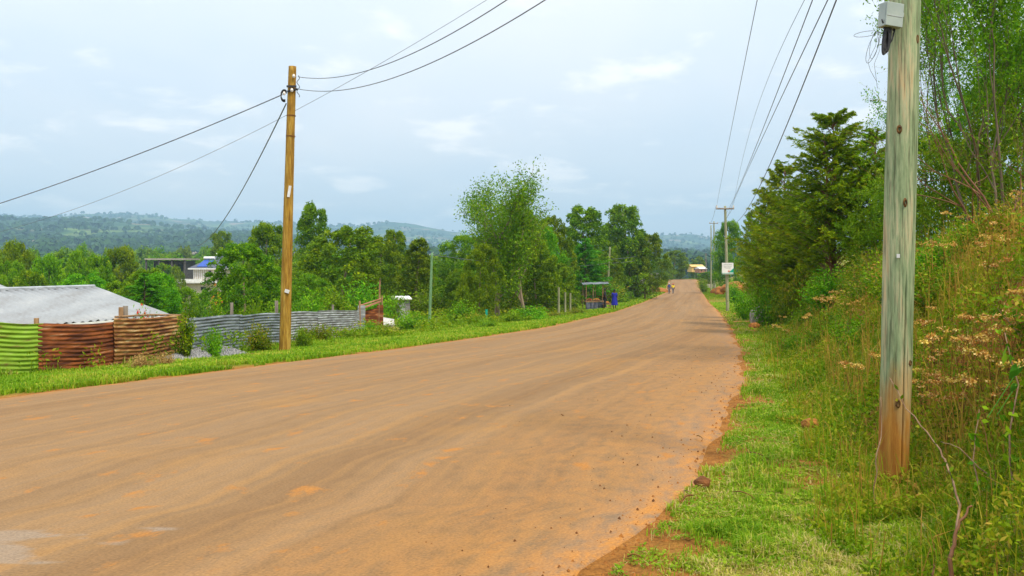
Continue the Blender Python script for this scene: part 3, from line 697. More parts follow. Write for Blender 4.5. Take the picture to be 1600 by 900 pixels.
def height_at(x, y): return float(H(np.array([x]), np.array([y]))[0])
def tree_at(proto, px, ytop, Y, wpx, h0, r0, label, group=None, cat='tree', name=None, rz=None):
    p = at(px, ytop, Y); gz = height_at(p.x, Y); hgt = max(p.z - gz, .35); sz = hgt / h0; sx = (wpx / 2 / F * Y) / r0 * 1.12
    return place(proto, (p.x, Y, gz - .05), random.uniform(0, 6.28) if rz is None else rz, (sx, sx, sz), label, group, cat, name)

L = [ # proto, px, ytop, Y, width px, h, r, label
 (OLV[0], 28, 372, 75, 66, 8, 3, 'dark olive round tree at the far left above the grey roof'),
 (BRT[0], 76, 396, 68, 62, 7, 2.6, 'light green tree just right of the dark olive tree at the far left'),
 (BRT[1], 118, 388, 80, 60, 7, 2.6, 'bushy yellow green tree above the ridge of the grey roof'),
 (EUC[0], 152, 396, 74, 52, 9, 3, 'small round tree behind the right half of the grey roof ridge'),
 (EUC[1], 186, 381, 90, 60, 9, 3, 'mid green tree left of the flat roofed unfinished house'),
 (EUC[2], 218, 416, 46, 72, 9, 3, 'full green tree close behind the sloping end of the grey roof'),
 (BRT[0], 250, 424, 44, 64, 7, 2.6, 'spreading dark green tree between the grey roof and the solar roofed house'),
 (OLV[1], 12, 402, 60, 60, 8, 3, 'low olive tree at the left edge behind the grey roof'),
 (EUC[2], 52, 418, 58, 60, 9, 3, 'low green tree filling the gap behind the grey roof at left'),
 (BRT[1], 136, 424, 55, 80, 7, 2.6, 'low broad light green tree right behind the grey roof ridge'),
 (EUC[0], 182, 436, 50, 66, 9, 3, 'low green tree behind the right end of the grey roof ridge'),
 (EUC[2], 256, 409, 150, 44, 9, 3, 'small tree in front of the unfinished flat roofed building'),
 (OLV[0], 277, 413, 145, 26, 8, 3, 'olive tree between the unfinished building and the cream house'),
 (BRT[1], 322, 452, 70, 56, 7, 2.6, 'low bright tree hiding the foot of the cream house at its right'),
 (BRT[0], 290, 447, 60, 50, 7, 2.6, 'low bright tree in front of the cream house'),
 (EUCT[0], 352, 357, 175, 44, 11, 2.6, 'pointed tree on the skyline right of the solar roofed house'),
 (EUC[0], 383, 376, 44, 98, 9, 3, 'big rounded tree left of the brown pole and right of the solar roofed house'),
 (EUC[1], 416, 343, 72, 78, 9, 3, 'tall rounded tree directly behind the brown pole on its left'),
 (EUCT[1], 494, 312, 80, 62, 11, 2.6, 'tallest twin topped tree just right of the brown pole'),
 (EUC[2], 532, 349, 56, 128, 9, 3, 'large domed dark green tree right of the brown pole'),
 (EUC[0], 592, 366, 64, 66, 9, 3, 'rounded tree on the right shoulder of the large domed tree'),
 (EUCT[0], 624, 354, 74, 54, 11, 2.6, 'narrow pointed tree breaking the skyline below the far blue hill'),
 (COLT[0], 651, 368, 60, 50, 8, 1.3, 'slender olive column tree left of the thin green pole'),
 (OLV[0], 486, 425, 50, 64, 8, 3, 'olive tree low down right behind the brown pole'),
 (OLV[1], 724, 364, 72, 92, 8, 3, 'rounded yellow green tree left of the tall open crowned tree'),
 (OLV[0], 822, 322, 62, 64, 8, 3, 'olive tree filling in right behind the tallest open crowned tree'),
 (OLV[1], 748, 376, 47, 60, 8, 3, 'low olive tree in front of the left edge of the tallest open crowned tree'),
 (BRT[0], 852, 352, 66, 56, 7, 2.6, 'bright tree between the tallest open crowned tree and the light green conifer'),
 (EUC[1], 762, 400, 66, 90, 9, 3, 'dense green tree behind the bare trunk of the open crowned tree'),
 (EUC[2], 862, 333, 72, 60, 9, 3, 'dark green tree right of the tall open crowned tree'),
 (EUCT[1], 908, 318, 92, 82, 11, 2.6, 'tall twin peaked tree above the light green conifer'),
 (EUC[0], 838, 372, 60, 76, 9, 3, 'bushy green tree low down right of the tall open crowned tree'),
 (OLV[1], 868, 408, 64, 70, 8, 3, 'low olive tree behind the row of pale fence posts'),
 (EUCT[0], 985, 315, 112, 76, 11, 2.6, 'tall green tree behind the leaning roadside pole'),
 (EUC[1], 960, 352, 116, 60, 9, 3, 'tree on the left flank of the tall green tree by the leaning pole'),
 (EUC[2], 1008, 362, 112, 56, 9, 3, 'tree on the right flank of the tall green tree by the leaning pole'),
 (EUC[0], 948, 392, 100, 54, 9, 3, 'low dark tree behind the foot of the leaning roadside pole'),
 (EUC[2], 1052, 390, 230, 42, 9, 3, 'far green tree on the left where the road tops the rise'),
 (OLV[0], 1034, 404, 190, 34, 8, 3, 'small far tree left of the road beyond the walkers'),
 (VAL[0], 1088, 401, 330, 24, 10, 4, 'tiny far dark tree above the yellow building'),
 (EUC[1], 1138, 342, 140, 44, 9, 3, 'dark rounded tree behind the sign pole on the right side of the road'),
 (EUC[0], 1107, 424, 190, 26, 9, 3, 'small bright bush like tree right of the yellow building'),
]
for pr, px, yt, Y, w, h0, r0, lab in L:
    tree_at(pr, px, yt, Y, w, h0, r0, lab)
# valley trees that one cannot tell apart
vr = np.random.default_rng(5)
for i in range(130):
    px = vr.uniform(-60, 720) if i < 105 else vr.uniform(720, 1060)
    Y = vr.uniform(95, 420) if i < 105 else vr.uniform(120, 330)
    if 225 < px < 352 and Y < 185: Y += 150
    base_y = 384 + 26 * (110 / Y) if px < 700 else 402
    x = (px - 800) / F * Y
    if XL(min(Y, 400)) - x < 12: continue
    tree_at(VAL[i % 3], px, base_y + vr.uniform(-4, 14) - (6 if px < 350 else 0), Y, 9.5 * F / Y * vr.uniform(.7, 1.2), 10, 4, 'one of the crowded trees down in the valley behind the fence', 'trees massed in the valley')
# row below the far woods and behind the nearer trees
for i in range(34):
    px = 250 + i * 15 + vr.uniform(-8, 8); Y = vr.uniform(58, 100)
    if px < 372: Y = vr.uniform(176, 240)
    if px > 690 and px < 0: continue
    tree_at([EUC[i % 3], BRT[i % 2], OLV[i % 2]][i % 3], px, 405 + vr.uniform(-10, 25), Y, vr.uniform(45, 70) * (1 if px > 372 else .6), [9, 7, 8][i % 3], [3, 2.6, 3][i % 3], 'one of the lower trees packed together behind the grey fence', 'lower trees packed behind the fence')

# tall open crowned tree with visible pale trunk
T1 = branch_tree('open_crowned_tree', 9, 5, M['olive'], M['palebark'], levels=4, spread=.45, leaf=.125, perpt=12, r0=.13, up=.5, nfork=3, trunk_frac=.30, tuft=.22, start=.05)
p = at(778, 262, 50); gz = height_at(p.x, 50); sT = (p.z - gz) / T1['_h']
place(T1, (p.x, 50, gz - .05), 1.2, (sT * 1.0, sT * 1.0, sT), 'tallest open crowned tree with a bare pale trunk left of the market stall', None, 'tree')
T1b = branch_tree('open_crowned_tree', 9, 8, M['euc'], M['palebark'], levels=4, spread=.45, leaf=.125, perpt=12, r0=.12, up=.6, nfork=3, trunk_frac=.30, tuft=.24, start=.05)
p = at(822, 290, 56); gz = height_at(p.x, 56); sT = (p.z - gz) / T1b['_h']
place(T1b, (p.x, 56, gz - .05), .3, (sT * .9, sT * .9, sT), 'open crowned tree standing just behind the tallest one on its right', None, 'tree')

# conifers
CY = conifer('cypress_tree', 6.6, 2.3, 4, M['cyp'], M['redbark'], nb=175, twigs=14, per=16, leaf=.13, multi=2, rise=.85, droop=.30)
CY2 = conifer('cypress_tree', 6.0, 2.2, 9, M['cyp'], M['redbark'], nb=175, twigs=14, per=16, leaf=.13, multi=2, rise=.85, droop=.30)
CL = conifer('light_conifer', 7.0, 2.2, 14, M['cyplight'], M['bark'], nb=150, twigs=9, per=11, leaf=.26, rise=.5, droop=.3)
for pr, px, yt, Y, w, h0, r0, lab in [
 (CY, 1302, 176, 28, 190, 6.6, 2.3, 'tallest dark green cypress to the left of the green pole'),
 (CY2, 1368, 205, 27, 150, 6.0, 2.2, 'cypress partly hidden behind the green pole'),
 (CY2, 1226, 258, 36, 130, 6.0, 2.2, 'brownish cypress left of the tallest cypress'),
 (CY, 1200, 300, 46, 74, 6.6, 2.3, 'smaller cypress just right of the white sign pole'),
 (CY2, 1258, 300, 33, 120, 6.0, 2.2, 'low cypress filling the gap between the two larger cypresses'),
 (CY2, 1212, 340, 41, 90, 6.0, 2.2, 'shortest cypress on the bank beyond the boulder'),
 (CL, 915, 372, 84, 76, 7.0, 2.2, 'light green conifer behind the market stall'),
 (CL, 226, 426, 41, 84, 7.0, 2.2, 'conifer with flat sprays behind the end of the grey roof'),
 (CY, 1174, 330, 75, 36, 6.6, 2.3, 'narrow cypress right behind the sign pole'),
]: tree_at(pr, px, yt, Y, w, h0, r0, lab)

# wispy trees on the bank behind the green pole
W1 = branch_tree('wispy_tree', 7.5, 21, M['bright'], M['bark'], levels=4, spread=.32, stems=2, leaf=.085, perpt=6, r0=.034, up=.9, nfork=2, trunk_frac=.36, tuft=.08)
W2 = branch_tree('wispy_tree', 7.0, 22, M['bright'], M['bark'], levels=4, spread=.32, stems=2, leaf=.08, perpt=6, r0=.032, up=.9, nfork=2, trunk_frac=.36, tuft=.08)
W3 = branch_tree('budding_tree', 4.5, 25, M['bright'], M['redbark'], levels=4, spread=.6, stems=3, leaf=.055, perpt=2, r0=.028, up=.1, nfork=2, trunk_frac=.36, tuft=.03, density=.5)
for pr, px, Y, Htot, lab in [
 (W1, 1525, 15.5, 7.6, 'tall wispy tree right behind the green pole'),
 (W2, 1560, 14.5, 7.4, 'tall wispy tree second to the right of the green pole'),
 (W1, 1600, 15.5, 8.0, 'tall wispy tree at the right edge of the picture'),
 (W2, 1480, 21.5, 6.6, 'wispy tree whose twigs reach out left of the green pole'),
 (W1, 1500, 19.0, 7.2, 'wispy tree farther back on the bank between the two nearest wispy trees'),
 (W2, 1570, 18.0, 7.0, 'wispy tree farther back on the bank near the right edge')]:
    X_ = (px - 800) / F * Y; s = Htot / pr['_h']; place(pr, (X_, Y, height_at(X_, Y) - .05), random.uniform(0, 6.28), (s * .84, s * .84, s), lab, None, 'tree')
for pr, px, Y, Htot, lab in [(W3, 1600, 9.2, 2.6, 'thin budding tree with reddish twigs at the right edge above the bank'),
 (W3, 1560, 11.0, 2.4, 'thin budding tree with reddish twigs left of the one at the right edge')]:
    X_ = (px - 800) / F * Y; s = Htot / pr['_h']; place(pr, (X_, Y, height_at(X_, Y) - .05), random.uniform(0, 6.28), s, lab, None, 'tree')
BK = [crown_tree('bushy_tree', 4.5, 2.0, 91 + i, [M['bright'], M['euc']][i], M['bark'], base=.02, nclump=90, nleaf=150, leaf=.12, shape='round', spread=.24, trunk_r=.06) for i in range(2)]
for i, (px, Y, ht, lab) in enumerate([(1440, 21, 3.4, 'bushy green tree low behind the green pole'), (1500, 17.5, 2.6, 'bushy green tree under the wispy trees'), (1560, 22, 4.2, 'bushy green tree under the wispy trees farther back'),
    (1610, 16, 3.0, 'bushy green tree at the right edge under the wispy trees'), (1390, 24, 3.0, 'bushy green tree between the cypresses and the green pole'), (1640, 21, 4.6, 'bushy tree cut by the right edge of the picture')]):
    X_ = (px - 800) / F * Y; place(BK[i % 2], (X_, Y, height_at(X_, Y) - .1), i * 1.3, (ht / 4.5 * .9, ht / 4.5 * .9, ht / 4.5), lab, None, 'tree')

# ---------------------------------------------------------------- undergrowth
SH = [shrub('leafy_shrub', .75, .50, 1, M['weed'], M['twig'], 2600, .055, 18), shrub('leafy_shrub', .6, .45, 2, M['bright'], M['twig'], 2200, .05, 16),
      shrub('leafy_shrub', .85, .45, 3, M['weed'], M['twig'], 1900, .045, 22, upright=1.2), shrub('leafy_shrub', .7, .55, 6, M['olive'], M['dry'], 2200, .05, 20)]
DF = [dry_flower_plant('dry_flower_plant', .75, 100 + i, 3 + i % 3) for i in range(3)]
sr = np.random.default_rng(77); k = 0
lab_sh = ['low leafy green shrub among the weeds on the right bank', 'low bright green shrub among the weeds on the right bank', 'upright thin leaved shrub among the weeds on the right bank', 'dull olive shrub among the weeds on the right bank']
while k < 190:
    Y = sr.uniform(5.5, 48) if k % 3 else sr.uniform(5.5, 20); e = sr.uniform(.3, 7.5) + (.4 if Y > 20 else .2); b0 = float(bank_start(Y))
    if e < .55: continue
    X_ = float(XR(Y)) + b0 * .75 + e; px = 800 + F * X_ / Y
    if px > 1750 or (abs(px - 1395) < 40 and Y < 6.6): continue
    i = int(sr.integers(0, 4)); s = sr.uniform(.35, .75) * (1 + .02 * Y) * (.6 + .4 * min(1, e / 1.5))
    if Y < 8 and X_ < 3.2: s *= .55
    place(SH[i], (X_, Y, height_at(X_, Y) - .03), sr.uniform(0, 6.28), (s * 1.15, s * 1.15, s), lab_sh[i], 'shrubs on the right bank', 'shrub'); k += 1
k = 0
while k < 34:
    Y = sr.uniform(5.6, 22); e = sr.uniform(.6, 4.5); X_ = float(XR(Y)) + float(bank_start(Y)) + e; px = 800 + F * X_ / Y
    if px > 1640: continue
    s = sr.uniform(.35, .95)
    place(DF[k % 3], (X_, Y, height_at(X_, Y) - .02), sr.uniform(0, 6.28), s, 'dry weed with pale tan seed heads on the right bank', 'dry seed head weeds', 'weed'); k += 1
for i, (px, py, Y) in enumerate([(1427, 522, 7.2), (1482, 516, 7.6), (1505, 514, 7.8), (1522, 520, 7.6), (1548, 524, 7.4), (1580, 478, 8.2), (1592, 503, 7.0), (1480, 588, 6.8), (1497, 578, 6.9), (1586, 552, 6.6),
    (1558, 574, 6.8), (1338, 560, 9.5), (1366, 548, 8.8), (1462, 482, 9.0), (1530, 482, 9.4), (1568, 404, 9.8), (1440, 560, 7.6), (1595, 440, 9.0), (1500, 345, 13.), (1540, 350, 12.5), (1480, 372, 13.), (1250, 470, 17.), (1222, 468, 19.), (1290, 452, 17.), (1330, 470, 15.)]):
    for Y in np.arange(Y, 3.6, -.1):
        p = at(px, py, Y); gz = height_at(p.x, Y)
        if p.z - gz > .52: break
    Y = float(Y); s = min(max(.3, p.z - gz - .03) / .75, 1.1)
    place(DF[i % 3], (p.x, Y, gz), sr.uniform(0, 6.28), (min(s, .9), min(s, .9), s), 'dry weed with pale tan seed heads on the right bank', 'dry seed head weeds', 'weed')
# dense low weeds on the bank: one mass
V_, Q_, T_, R_ = [], [], [], []; c0 = 0
def addm(v, q, t, rn):
    global c0
    V_.append(v); Q_.append(q + c0); R_.append(rn)
    if t is not None: T_.append(t + c0)
    c0 += len(v)
X, Y, e, r = scatter(380000, 1, 3.4, 60, lambda Y: 8.5 + .1 * Y, 1.7, 30, emin=.3)
b0 = bank_start(Y); keep = (e > b0 * .72 + (fbm(X, Y, .7, 8, 2) - .5) * .8) & (fbm(X, Y, 1.1, 44, 3) > .36)
cutm = sst(.1, .5, (e - b0) / 2.0) * (1 - sst(.8, 1.1, (e - b0) / 2.0)) * sst(.44, .56, fbm(X, Y, 1.7, 55, 3)) * (Y < 20)
keep &= r.uniform(0, 1, len(X)) > cutm * .88
X, Y, e, b0 = X[keep], Y[keep], e[keep], b0[keep]; n = len(X)
hb = .05 + .62 * fbm(X, Y, .7, 45, 3) ** 1.6 * sst(-.3, 1.2, e - b0 * .7)
t = r.uniform(0, 1, n) ** .8; P = np.stack([X + r.normal(size=n) * .04, Y + r.normal(size=n) * .04, H(X, Y) + t * hb], -1)
U, W = rand_axes(n, r, -.25); ls = (.022 + .0022 * Y) * r.uniform(.6, 1.6, n)
rn = np.clip(.55 * fbm(X, Y, .9, 46, 3) + .25 * t + .40 * r.uniform(0, 1, n) ** 1.3 - .10 + .34 * sst(.42, .62, fbm(X, Y, 1.6, 49, 3)) * sst(1.0, 3, e), 0, 1)
v, q, a = leaves(P, U, W, ls, ls * .4, rn); addm(v, q, None, a)
# long thin grass stems in the same mass
sel = r.uniform(0, 1, n) < .07; P2 = np.stack([X[sel], Y[sel], H(X[sel], Y[sel]) - .01], -1)
v, q, t2, a = blades(P2, .20 + .30 * r.uniform(0, 1, sel.sum()), .003 + .0006 * Y[sel], .6, np.clip(.3 + .75 * r.uniform(0, 1, sel.sum()), 0, 1), 31); addm(v, q, t2, a)
Xs, Ys_, es, rs = scatter(9000, 1, 5.5, 34, lambda Y: 8.5 + .1 * Y, 1.6, 301, emin=1.0)
kk = (es > bank_start(Ys_) + .35) & (fbm(Xs, Ys_, .9, 302, 3) > .44); Xs, Ys_ = Xs[kk], Ys_[kk]; P3_ = np.stack([Xs, Ys_, H(Xs, Ys_) - .01], -1)
v, q, t2, a = blades(P3_, .45 + .45 * rs.uniform(0, 1, len(Xs)) ** 2, .0035 + .00045 * Ys_, .55, np.clip(.84 + .16 * rs.uniform(0, 1, len(Xs)), 0, 1), 303); addm(v, q, t2, a)
# left side weeds behind the verge
X, Y, e, r = scatter(60000, -1, 14, 110, lambda Y: 7 + .16 * Y, 1.5, 33, emin=1.6)
keep = (fbm(X, Y, 1.6, 47, 3) > .42) & (e > 2.4 + .02 * Y) & ~((Y < 36) & (e < 2.9 + .03 * Y))
X, Y, e = X[keep], Y[keep], e[keep]; n = len(X); hb = (.15 + .75 * fbm(X, Y, 2.0, 48, 3) ** 1.4)
t = r.uniform(0, 1, n); P = np.stack([X, Y, H(X, Y) + t * hb], -1); U, W = rand_axes(n, r, -.3); ls = (.035 + .0026 * Y) * r.uniform(.6, 1.5, n)
v, q, a = leaves(P, U, W, ls, ls * .4, np.clip(.55 * fbm(X, Y, 2.2, 46, 3) + .2 * t + .3 * r.uniform(0, 1, n) - .08, 0, .9)); addm(v, q, None, a)
uo = newmesh('undergrowth', np.concatenate(V_), Q=np.concatenate(Q_), T=np.concatenate(T_), mat=M['weed'], attrs={'rnd': np.concatenate(R_)})
tag(uo, 'tangled green and brown weeds covering the bank and roadside', 'undergrowth', kind='stuff')

# shrubs on the left between the verge and the trees
SB = [shrub('roadside_bush', 1.3, .9, 13 + i, [M['weed'], M['bright'], M['olive']][i], M['twig'], 3200, .10, 22) for i in range(3)] + [shrub('roadside_bush', 1.3, .9, 17, M['dry'], M['twig'], 2600, .11, 22)]
for px, yt, Y, w, lab, i in [
 (398, 470, 27, 40, 'light green bush climbing the grey fence left of the brown pole', 1), (336, 512, 19.8, 34, 'leafy sapling in front of the dark grey fence sheet', 1),
 (405, 500, 22.5, 46, 'reddish green weed clump leaning on the fence left of the brown pole', 0), (500, 505, 27, 50, 'weed clump right of the foot of the brown pole', 0), (472, 508, 24, 36, 'small weed clump touching the foot of the brown pole', 2),
 (545, 512, 30, 70, 'bush in front of the fence end', 0), (578, 500, 32, 40, 'yellow green bush growing in front of the rusty gate', 1), (640, 487, 36, 64, 'dark round bush right of the rusty gate', 1),
 (690, 498, 38, 60, 'bush at the foot of the thin green pole', 2), (720, 470, 44, 50, 'bright upright bush right of the thin green pole', 1), (600, 505, 31, 36, 'low bush at the right foot of the rusty gate', 0),
 (745, 488, 42, 56, 'bush left of the bare trunk of the tall tree', 0), (800, 488, 44, 60, 'bush right of the bare trunk of the tall tree', 2), (835, 478, 46, 64, 'large bright bush left of the fence posts', 1),
 (765, 500, 36, 46, 'low bush near the verge below the tall tree', 1), (872, 486, 52, 50, 'bush among the pale fence posts', 0), (900, 480, 58, 40, 'weedy bush left of the market stall', 0),
 (480, 455, 42, 60, 'feathery light bush behind the fence right of the brown pole', 1), (570, 442, 46, 74, 'feathery yellow green bush behind the rusty gate', 1), (528, 452, 44, 60, 'feathery green bush behind the grey fence', 1), (440, 466, 36, 50, 'bush behind the fence beside the brown pole', 2),
 (610, 455, 50, 50, 'bush beside the small white roofed shed', 2), (675, 452, 56, 70, 'dark bush behind the thin green pole', 2),
 (968, 444, 96, 40, 'dry yellowish hedge right of the market stall', 2), (993, 446, 118, 30, 'dry hedge left of the road before the bend', 2), (945, 440, 92, 50, 'pale dry bush behind the market stall', 0),
 (1085, 434, 235, 26, 'pale dry bush beyond the top of the road', 2), (1065, 434, 232, 22, 'dull bush at the top of the road on the left', 0),
 (1200, 440, 34, 60, 'dark bush in front of the shortest cypress', 1), (1165, 455, 44, 44, 'bush beyond the boulder right of the sign pole', 1), (1240, 430, 29, 70, 'bush below the brownish cypress', 0), (1300, 420, 24, 90, 'broad bush below the tallest cypress', 1),
 (1350, 400, 21, 90, 'bush on the bank left of the green pole', 0), (1100, 436, 150, 20, 'green bush at the roadside right of the road near its top', 1), (1148, 440, 90, 30, 'bush behind the sign pole', 1),
 (256, 553, 17.0, 30, 'dry trampled weed clump beside the gravel heap', 3), (222, 556, 16.2, 40, 'dry brown weed clump against the rusty fence sheet', 3)]:
    tree_at(SB[i], px, yt, Y, w, 1.3, .9, lab, cat='bush')
SBX = 0
CR = shrub('creeper', 1.3, .35, 19, M['euc'], M['twig'], 2600, .07, 14)
tree_at(CR, 289, 468, 19.0, 30, 1.3, .35, 'dark green creeper hanging over the fence where rust meets grey', cat='creeper')
RS = shrub('rose_bush', .9, .6, 23, M['bright'], M['twig'], 1800, .06, 14, M['rose'], 10)
tree_at(RS, 226, 479, 19.4, 46, .9, .6, 'rose bush with red blooms above the brown rusty fence', cat='rose bush')
OB = shrub('flowering_shrub', 1.5, .9, 27, M['euc'], M['twig'], 2400, .09, 18, M['orange'], 14)
tree_at(OB, 338, 455, 40, 40, 1.5, .9, 'shrub with orange blooms below the solar roofed house', cat='shrub')

# distant woods on the hills: one mass
def woods():
    r = np.random.default_rng(3); n = 9000
    px = r.uniform(-120, 1230, n); Y = 520 * (5000 / 520) ** (r.uniform(0, 1, n) ** .8)
    X = (px - 800) / F * Y
    hedge = np.abs(vnoise(X, Y, 120, 6) - .5) < .05
    keep = (fbm(X, Y, 300, 71, 3) + .10 * (px < 200) > .50) | (hedge & (r.uniform(0, 1, n) < .6)) | (r.uniform(0, 1, n) < .05) | (Y < 800)
    X, Y = X[keep], Y[keep]; n = len(X); Z = H(X, Y); s = r.uniform(5, 12, n) * (1 + Y / 9000)
    # 12 leaf-clump faces per crown
    k = 12; idx = np.repeat(np.arange(n), k); d = unit(r.normal(size=(n * k, 3))); d[:, 2] = np.abs(d[:, 2])
    P = np.stack([X[idx], Y[idx], Z[idx] + s[idx] * .45], -1) + d * (s[idx] * .5)[:, None] * np.array([1.0, 1.0, .95])
    U = unit(np.cross(d, r.normal(size=(n * k, 3)))); W = np.cross(d, U)
    ls = s[idx] * r.uniform(.5, .95, n * k)
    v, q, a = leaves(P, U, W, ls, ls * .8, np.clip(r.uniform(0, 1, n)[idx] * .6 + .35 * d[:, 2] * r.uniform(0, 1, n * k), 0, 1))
    tag(newmesh('distant_woods', v, Q=q, mat=M['farleaf'], attrs={'rnd': a}), 'distant woods and hedgerows across the hazy hills', 'woods', kind='stuff')
woods()
# far farm buildings
def small_house(name, px, py, Y, w, d, h, roofh, wallm, roofm, label, rz=.3):
    p = at(px, py, Y); root = empty(name, (p.x, Y, p.z), rz)
    mb = MB(); mb.box((0, 0, h / 2), (w, d, h)); mb.build('wall', wallm, root)
    mb = MB(); a, b_ = w / 2 * 1.08, d / 2 * 1.15
    mb.poly([(-a, -b_, h), (a, -b_, h), (a, b_, h), (-a, b_, h), (-a, 0, h + roofh), (a, 0, h + roofh)], [(0, 1, 5, 4), (2, 3, 4, 5), (1, 2, 5), (3, 0, 4), (3, 2, 1, 0)]); mb.build('roof', roofm, root)
    for sx in (-.25, .25):
        mb = MB(); mb.box((sx * w, -d / 2 - .03, h * .55), (w * .14, .08, h * .35)); mb.build('window', M['glass_dark'], root)
    mb = MB(); mb.box((0, -d / 2 - .03, h * .38), (w * .12, .08, h * .72)); mb.build('door', M['wood'], root)
    tag(root, label, 'house'); return root
small_house('farm_building', 178, 377, 1500, 12, 8, 4, 2.5, M['paint_white'], M['c_roof'], 'white farm building on the hillside above the grey roof')
small_house('farm_building', 135, 343, 2200, 14, 8, 4, 2.5, M['paint_white'], M['c_roof'], 'tiny pale farm building near the top of the left hill')
small_house('farm_building', 197, 381, 1450, 14, 8, 3, 2.5, M['cream'], M['rustroof'], 'pinkish farm building just right of the white one on the hillside')
small_house('roadside_house', 1087, 425, 300, 4.6, 5, 1.9, .8, M['yellowwall'], M['yellowwall'], 'yellow building beyond the top of the road', 0.1)
small_house('roadside_house', 1095, 426, 285, 2.6, 4, 1.3, .7, M['rustroof'], M['paint_white'], 'white roofed house right in front of the yellow building', .2)

# ---------------------------------------------------------------- near pole
def timber_pole(name, base, top, r0, r1, mat, seed=0, seg=20, rings=70, crack=False, lump=.02):
    r = np.random.default_rng(seed); base = np.array(base); top = np.array(top); root = empty(name, tuple(base))
    t = np.linspace(0, 1, rings); a = np.linspace(0, 2 * np.pi, seg, endpoint=False)
    T_, A_ = np.meshgrid(t, a, indexing='ij'); Lh = np.linalg.norm(top - base)
    rad = r0 + (r1 - r0) * T_
    rad = rad * (1 + lump * 4 * (vnoise(A_ * 1.2 + 5, T_ * Lh * 1.2, 1.0, seed) - .5) * np.abs(np.sin(A_ / 2 + .6)) + lump * 2 * (vnoise(A_ * 2, T_ * Lh * 5, 1.0, seed + 3) - .5))
    if crack:
        dd = np.abs(((A_ - crack[0] + np.pi) % (2 * np.pi)) - np.pi); hz = T_ * Lh
        rad = rad - .035 * np.exp(-(dd / .035) ** 2) * sst(.05, .3, hz) * (1 - sst(crack[1] - .5, crack[1], hz))
    mid = (top - base) * T_[..., None]
    bow = np.sin(np.pi * T_)[..., None] * np.array([.02, 0, 0]) * Lh / 8 * r.normal() * .3
    V = mid + bow + np.stack([np.cos(A_) * rad, np.sin(A_) * rad, 0 * rad], -1)
    V[0, :, 2] -= .3
    i = np.arange(rings - 1)[:, None] * seg; j = np.arange(seg)[None, :]
    Q = np.stack([i + j, i + (j + 1) % seg, i + seg + (j + 1) % seg, i + seg + j], -1).reshape(-1, 4)
    V = V.reshape(-1, 3); V = np.concatenate([V, [(top - base) + np.array([0, 0, r1 * .25])]]); c = len(V) - 1; j = np.arange(seg); b = (rings - 1) * seg
    T = np.stack([b + j, b + (j + 1) % seg, 0 * j + c], -1)
    o = newmesh('shaft', V, Q=Q, T=T, mat=mat, parent=root, smooth=True)
    return root
PB = at(1395, 765, 6.2); PB.z = height_at(PB.x, 6.2) - .02
PT = at(1424, -560, 6.2)
near_pole = timber_pole('utility_pole', PB, PT, .107, .106, M['pole_green'], 3, seg=160, rings=220, crack=(-math.pi / 2 + .12, 1.75), lump=.032)
tag(near_pole, 'nearest pole, green treated timber with a long crack, on the right verge', 'pole')
def on_pole(py): # axis point of near pole at picture row
    z = at(0, py, 6.2).z; f = (z - PB.z) / (PT.z - PB.z); return Vector((PB.x + (PT.x - PB.x) * f, 6.2, z))
def knot(px, py, w, h):
    c = on_pole(py); x = at(px, py, 6.2).x - c.x; x = max(-.095, min(.095, x)); y = -math.sqrt(.108 ** 2 - x * x)
    mb = MB(); k = 12; ring = []
    nrm = Vector((x, y, 0)).normalized(); tx = Vector((-nrm.y, nrm.x, 0))
    for s, off in ((1.5, -.004), (1.0, .010), (.62, .006), (.5, -.012)):
        ring.append([Vector((x, y, c.z - PB.z)) + Vector((c.x - PB.x, 0, 0)) + tx * math.cos(6.2832 * j / k) * w * s + Vector((0, 0, math.sin(6.2832 * j / k) * h * s)) + nrm * off for j in range(k)])
    pts = [q for rg in ring for q in rg]; fs = [(i * k + j, i * k + (j + 1) % k, (i + 1) * k + (j + 1) % k, (i + 1) * k + j) for i in range(3) for j in range(k)] + [tuple(3 * k + j for j in range(k))]
    mb.poly(pts, fs); mb.build('knot', M['knot'], near_pole, True)
for a in [(1396, 205, .013, .022), (1404, 318, .010, .024), (1424, 66, .011, .028), (1393, 627, .013, .024), (1413, 565, .012, .018)]: knot(*a)
c = on_pole(400); mb = MB(); mb.box((c.x - PB.x - .045, -.103, c.z - PB.z), (.022, .004, .028), M=Matrix.Rotation(-.4, 3, 'Z')); mb.build('paper_scrap', M['whitecloth'], near_pole)
# crossarm out of frame that carries the wires
mb = MB(); mb.box((PT.x - PB.x, -.14, PT.z - PB.z - .35), (1.5, .09, .11)); mb.build('crossarm', M['wood'], near_pole)
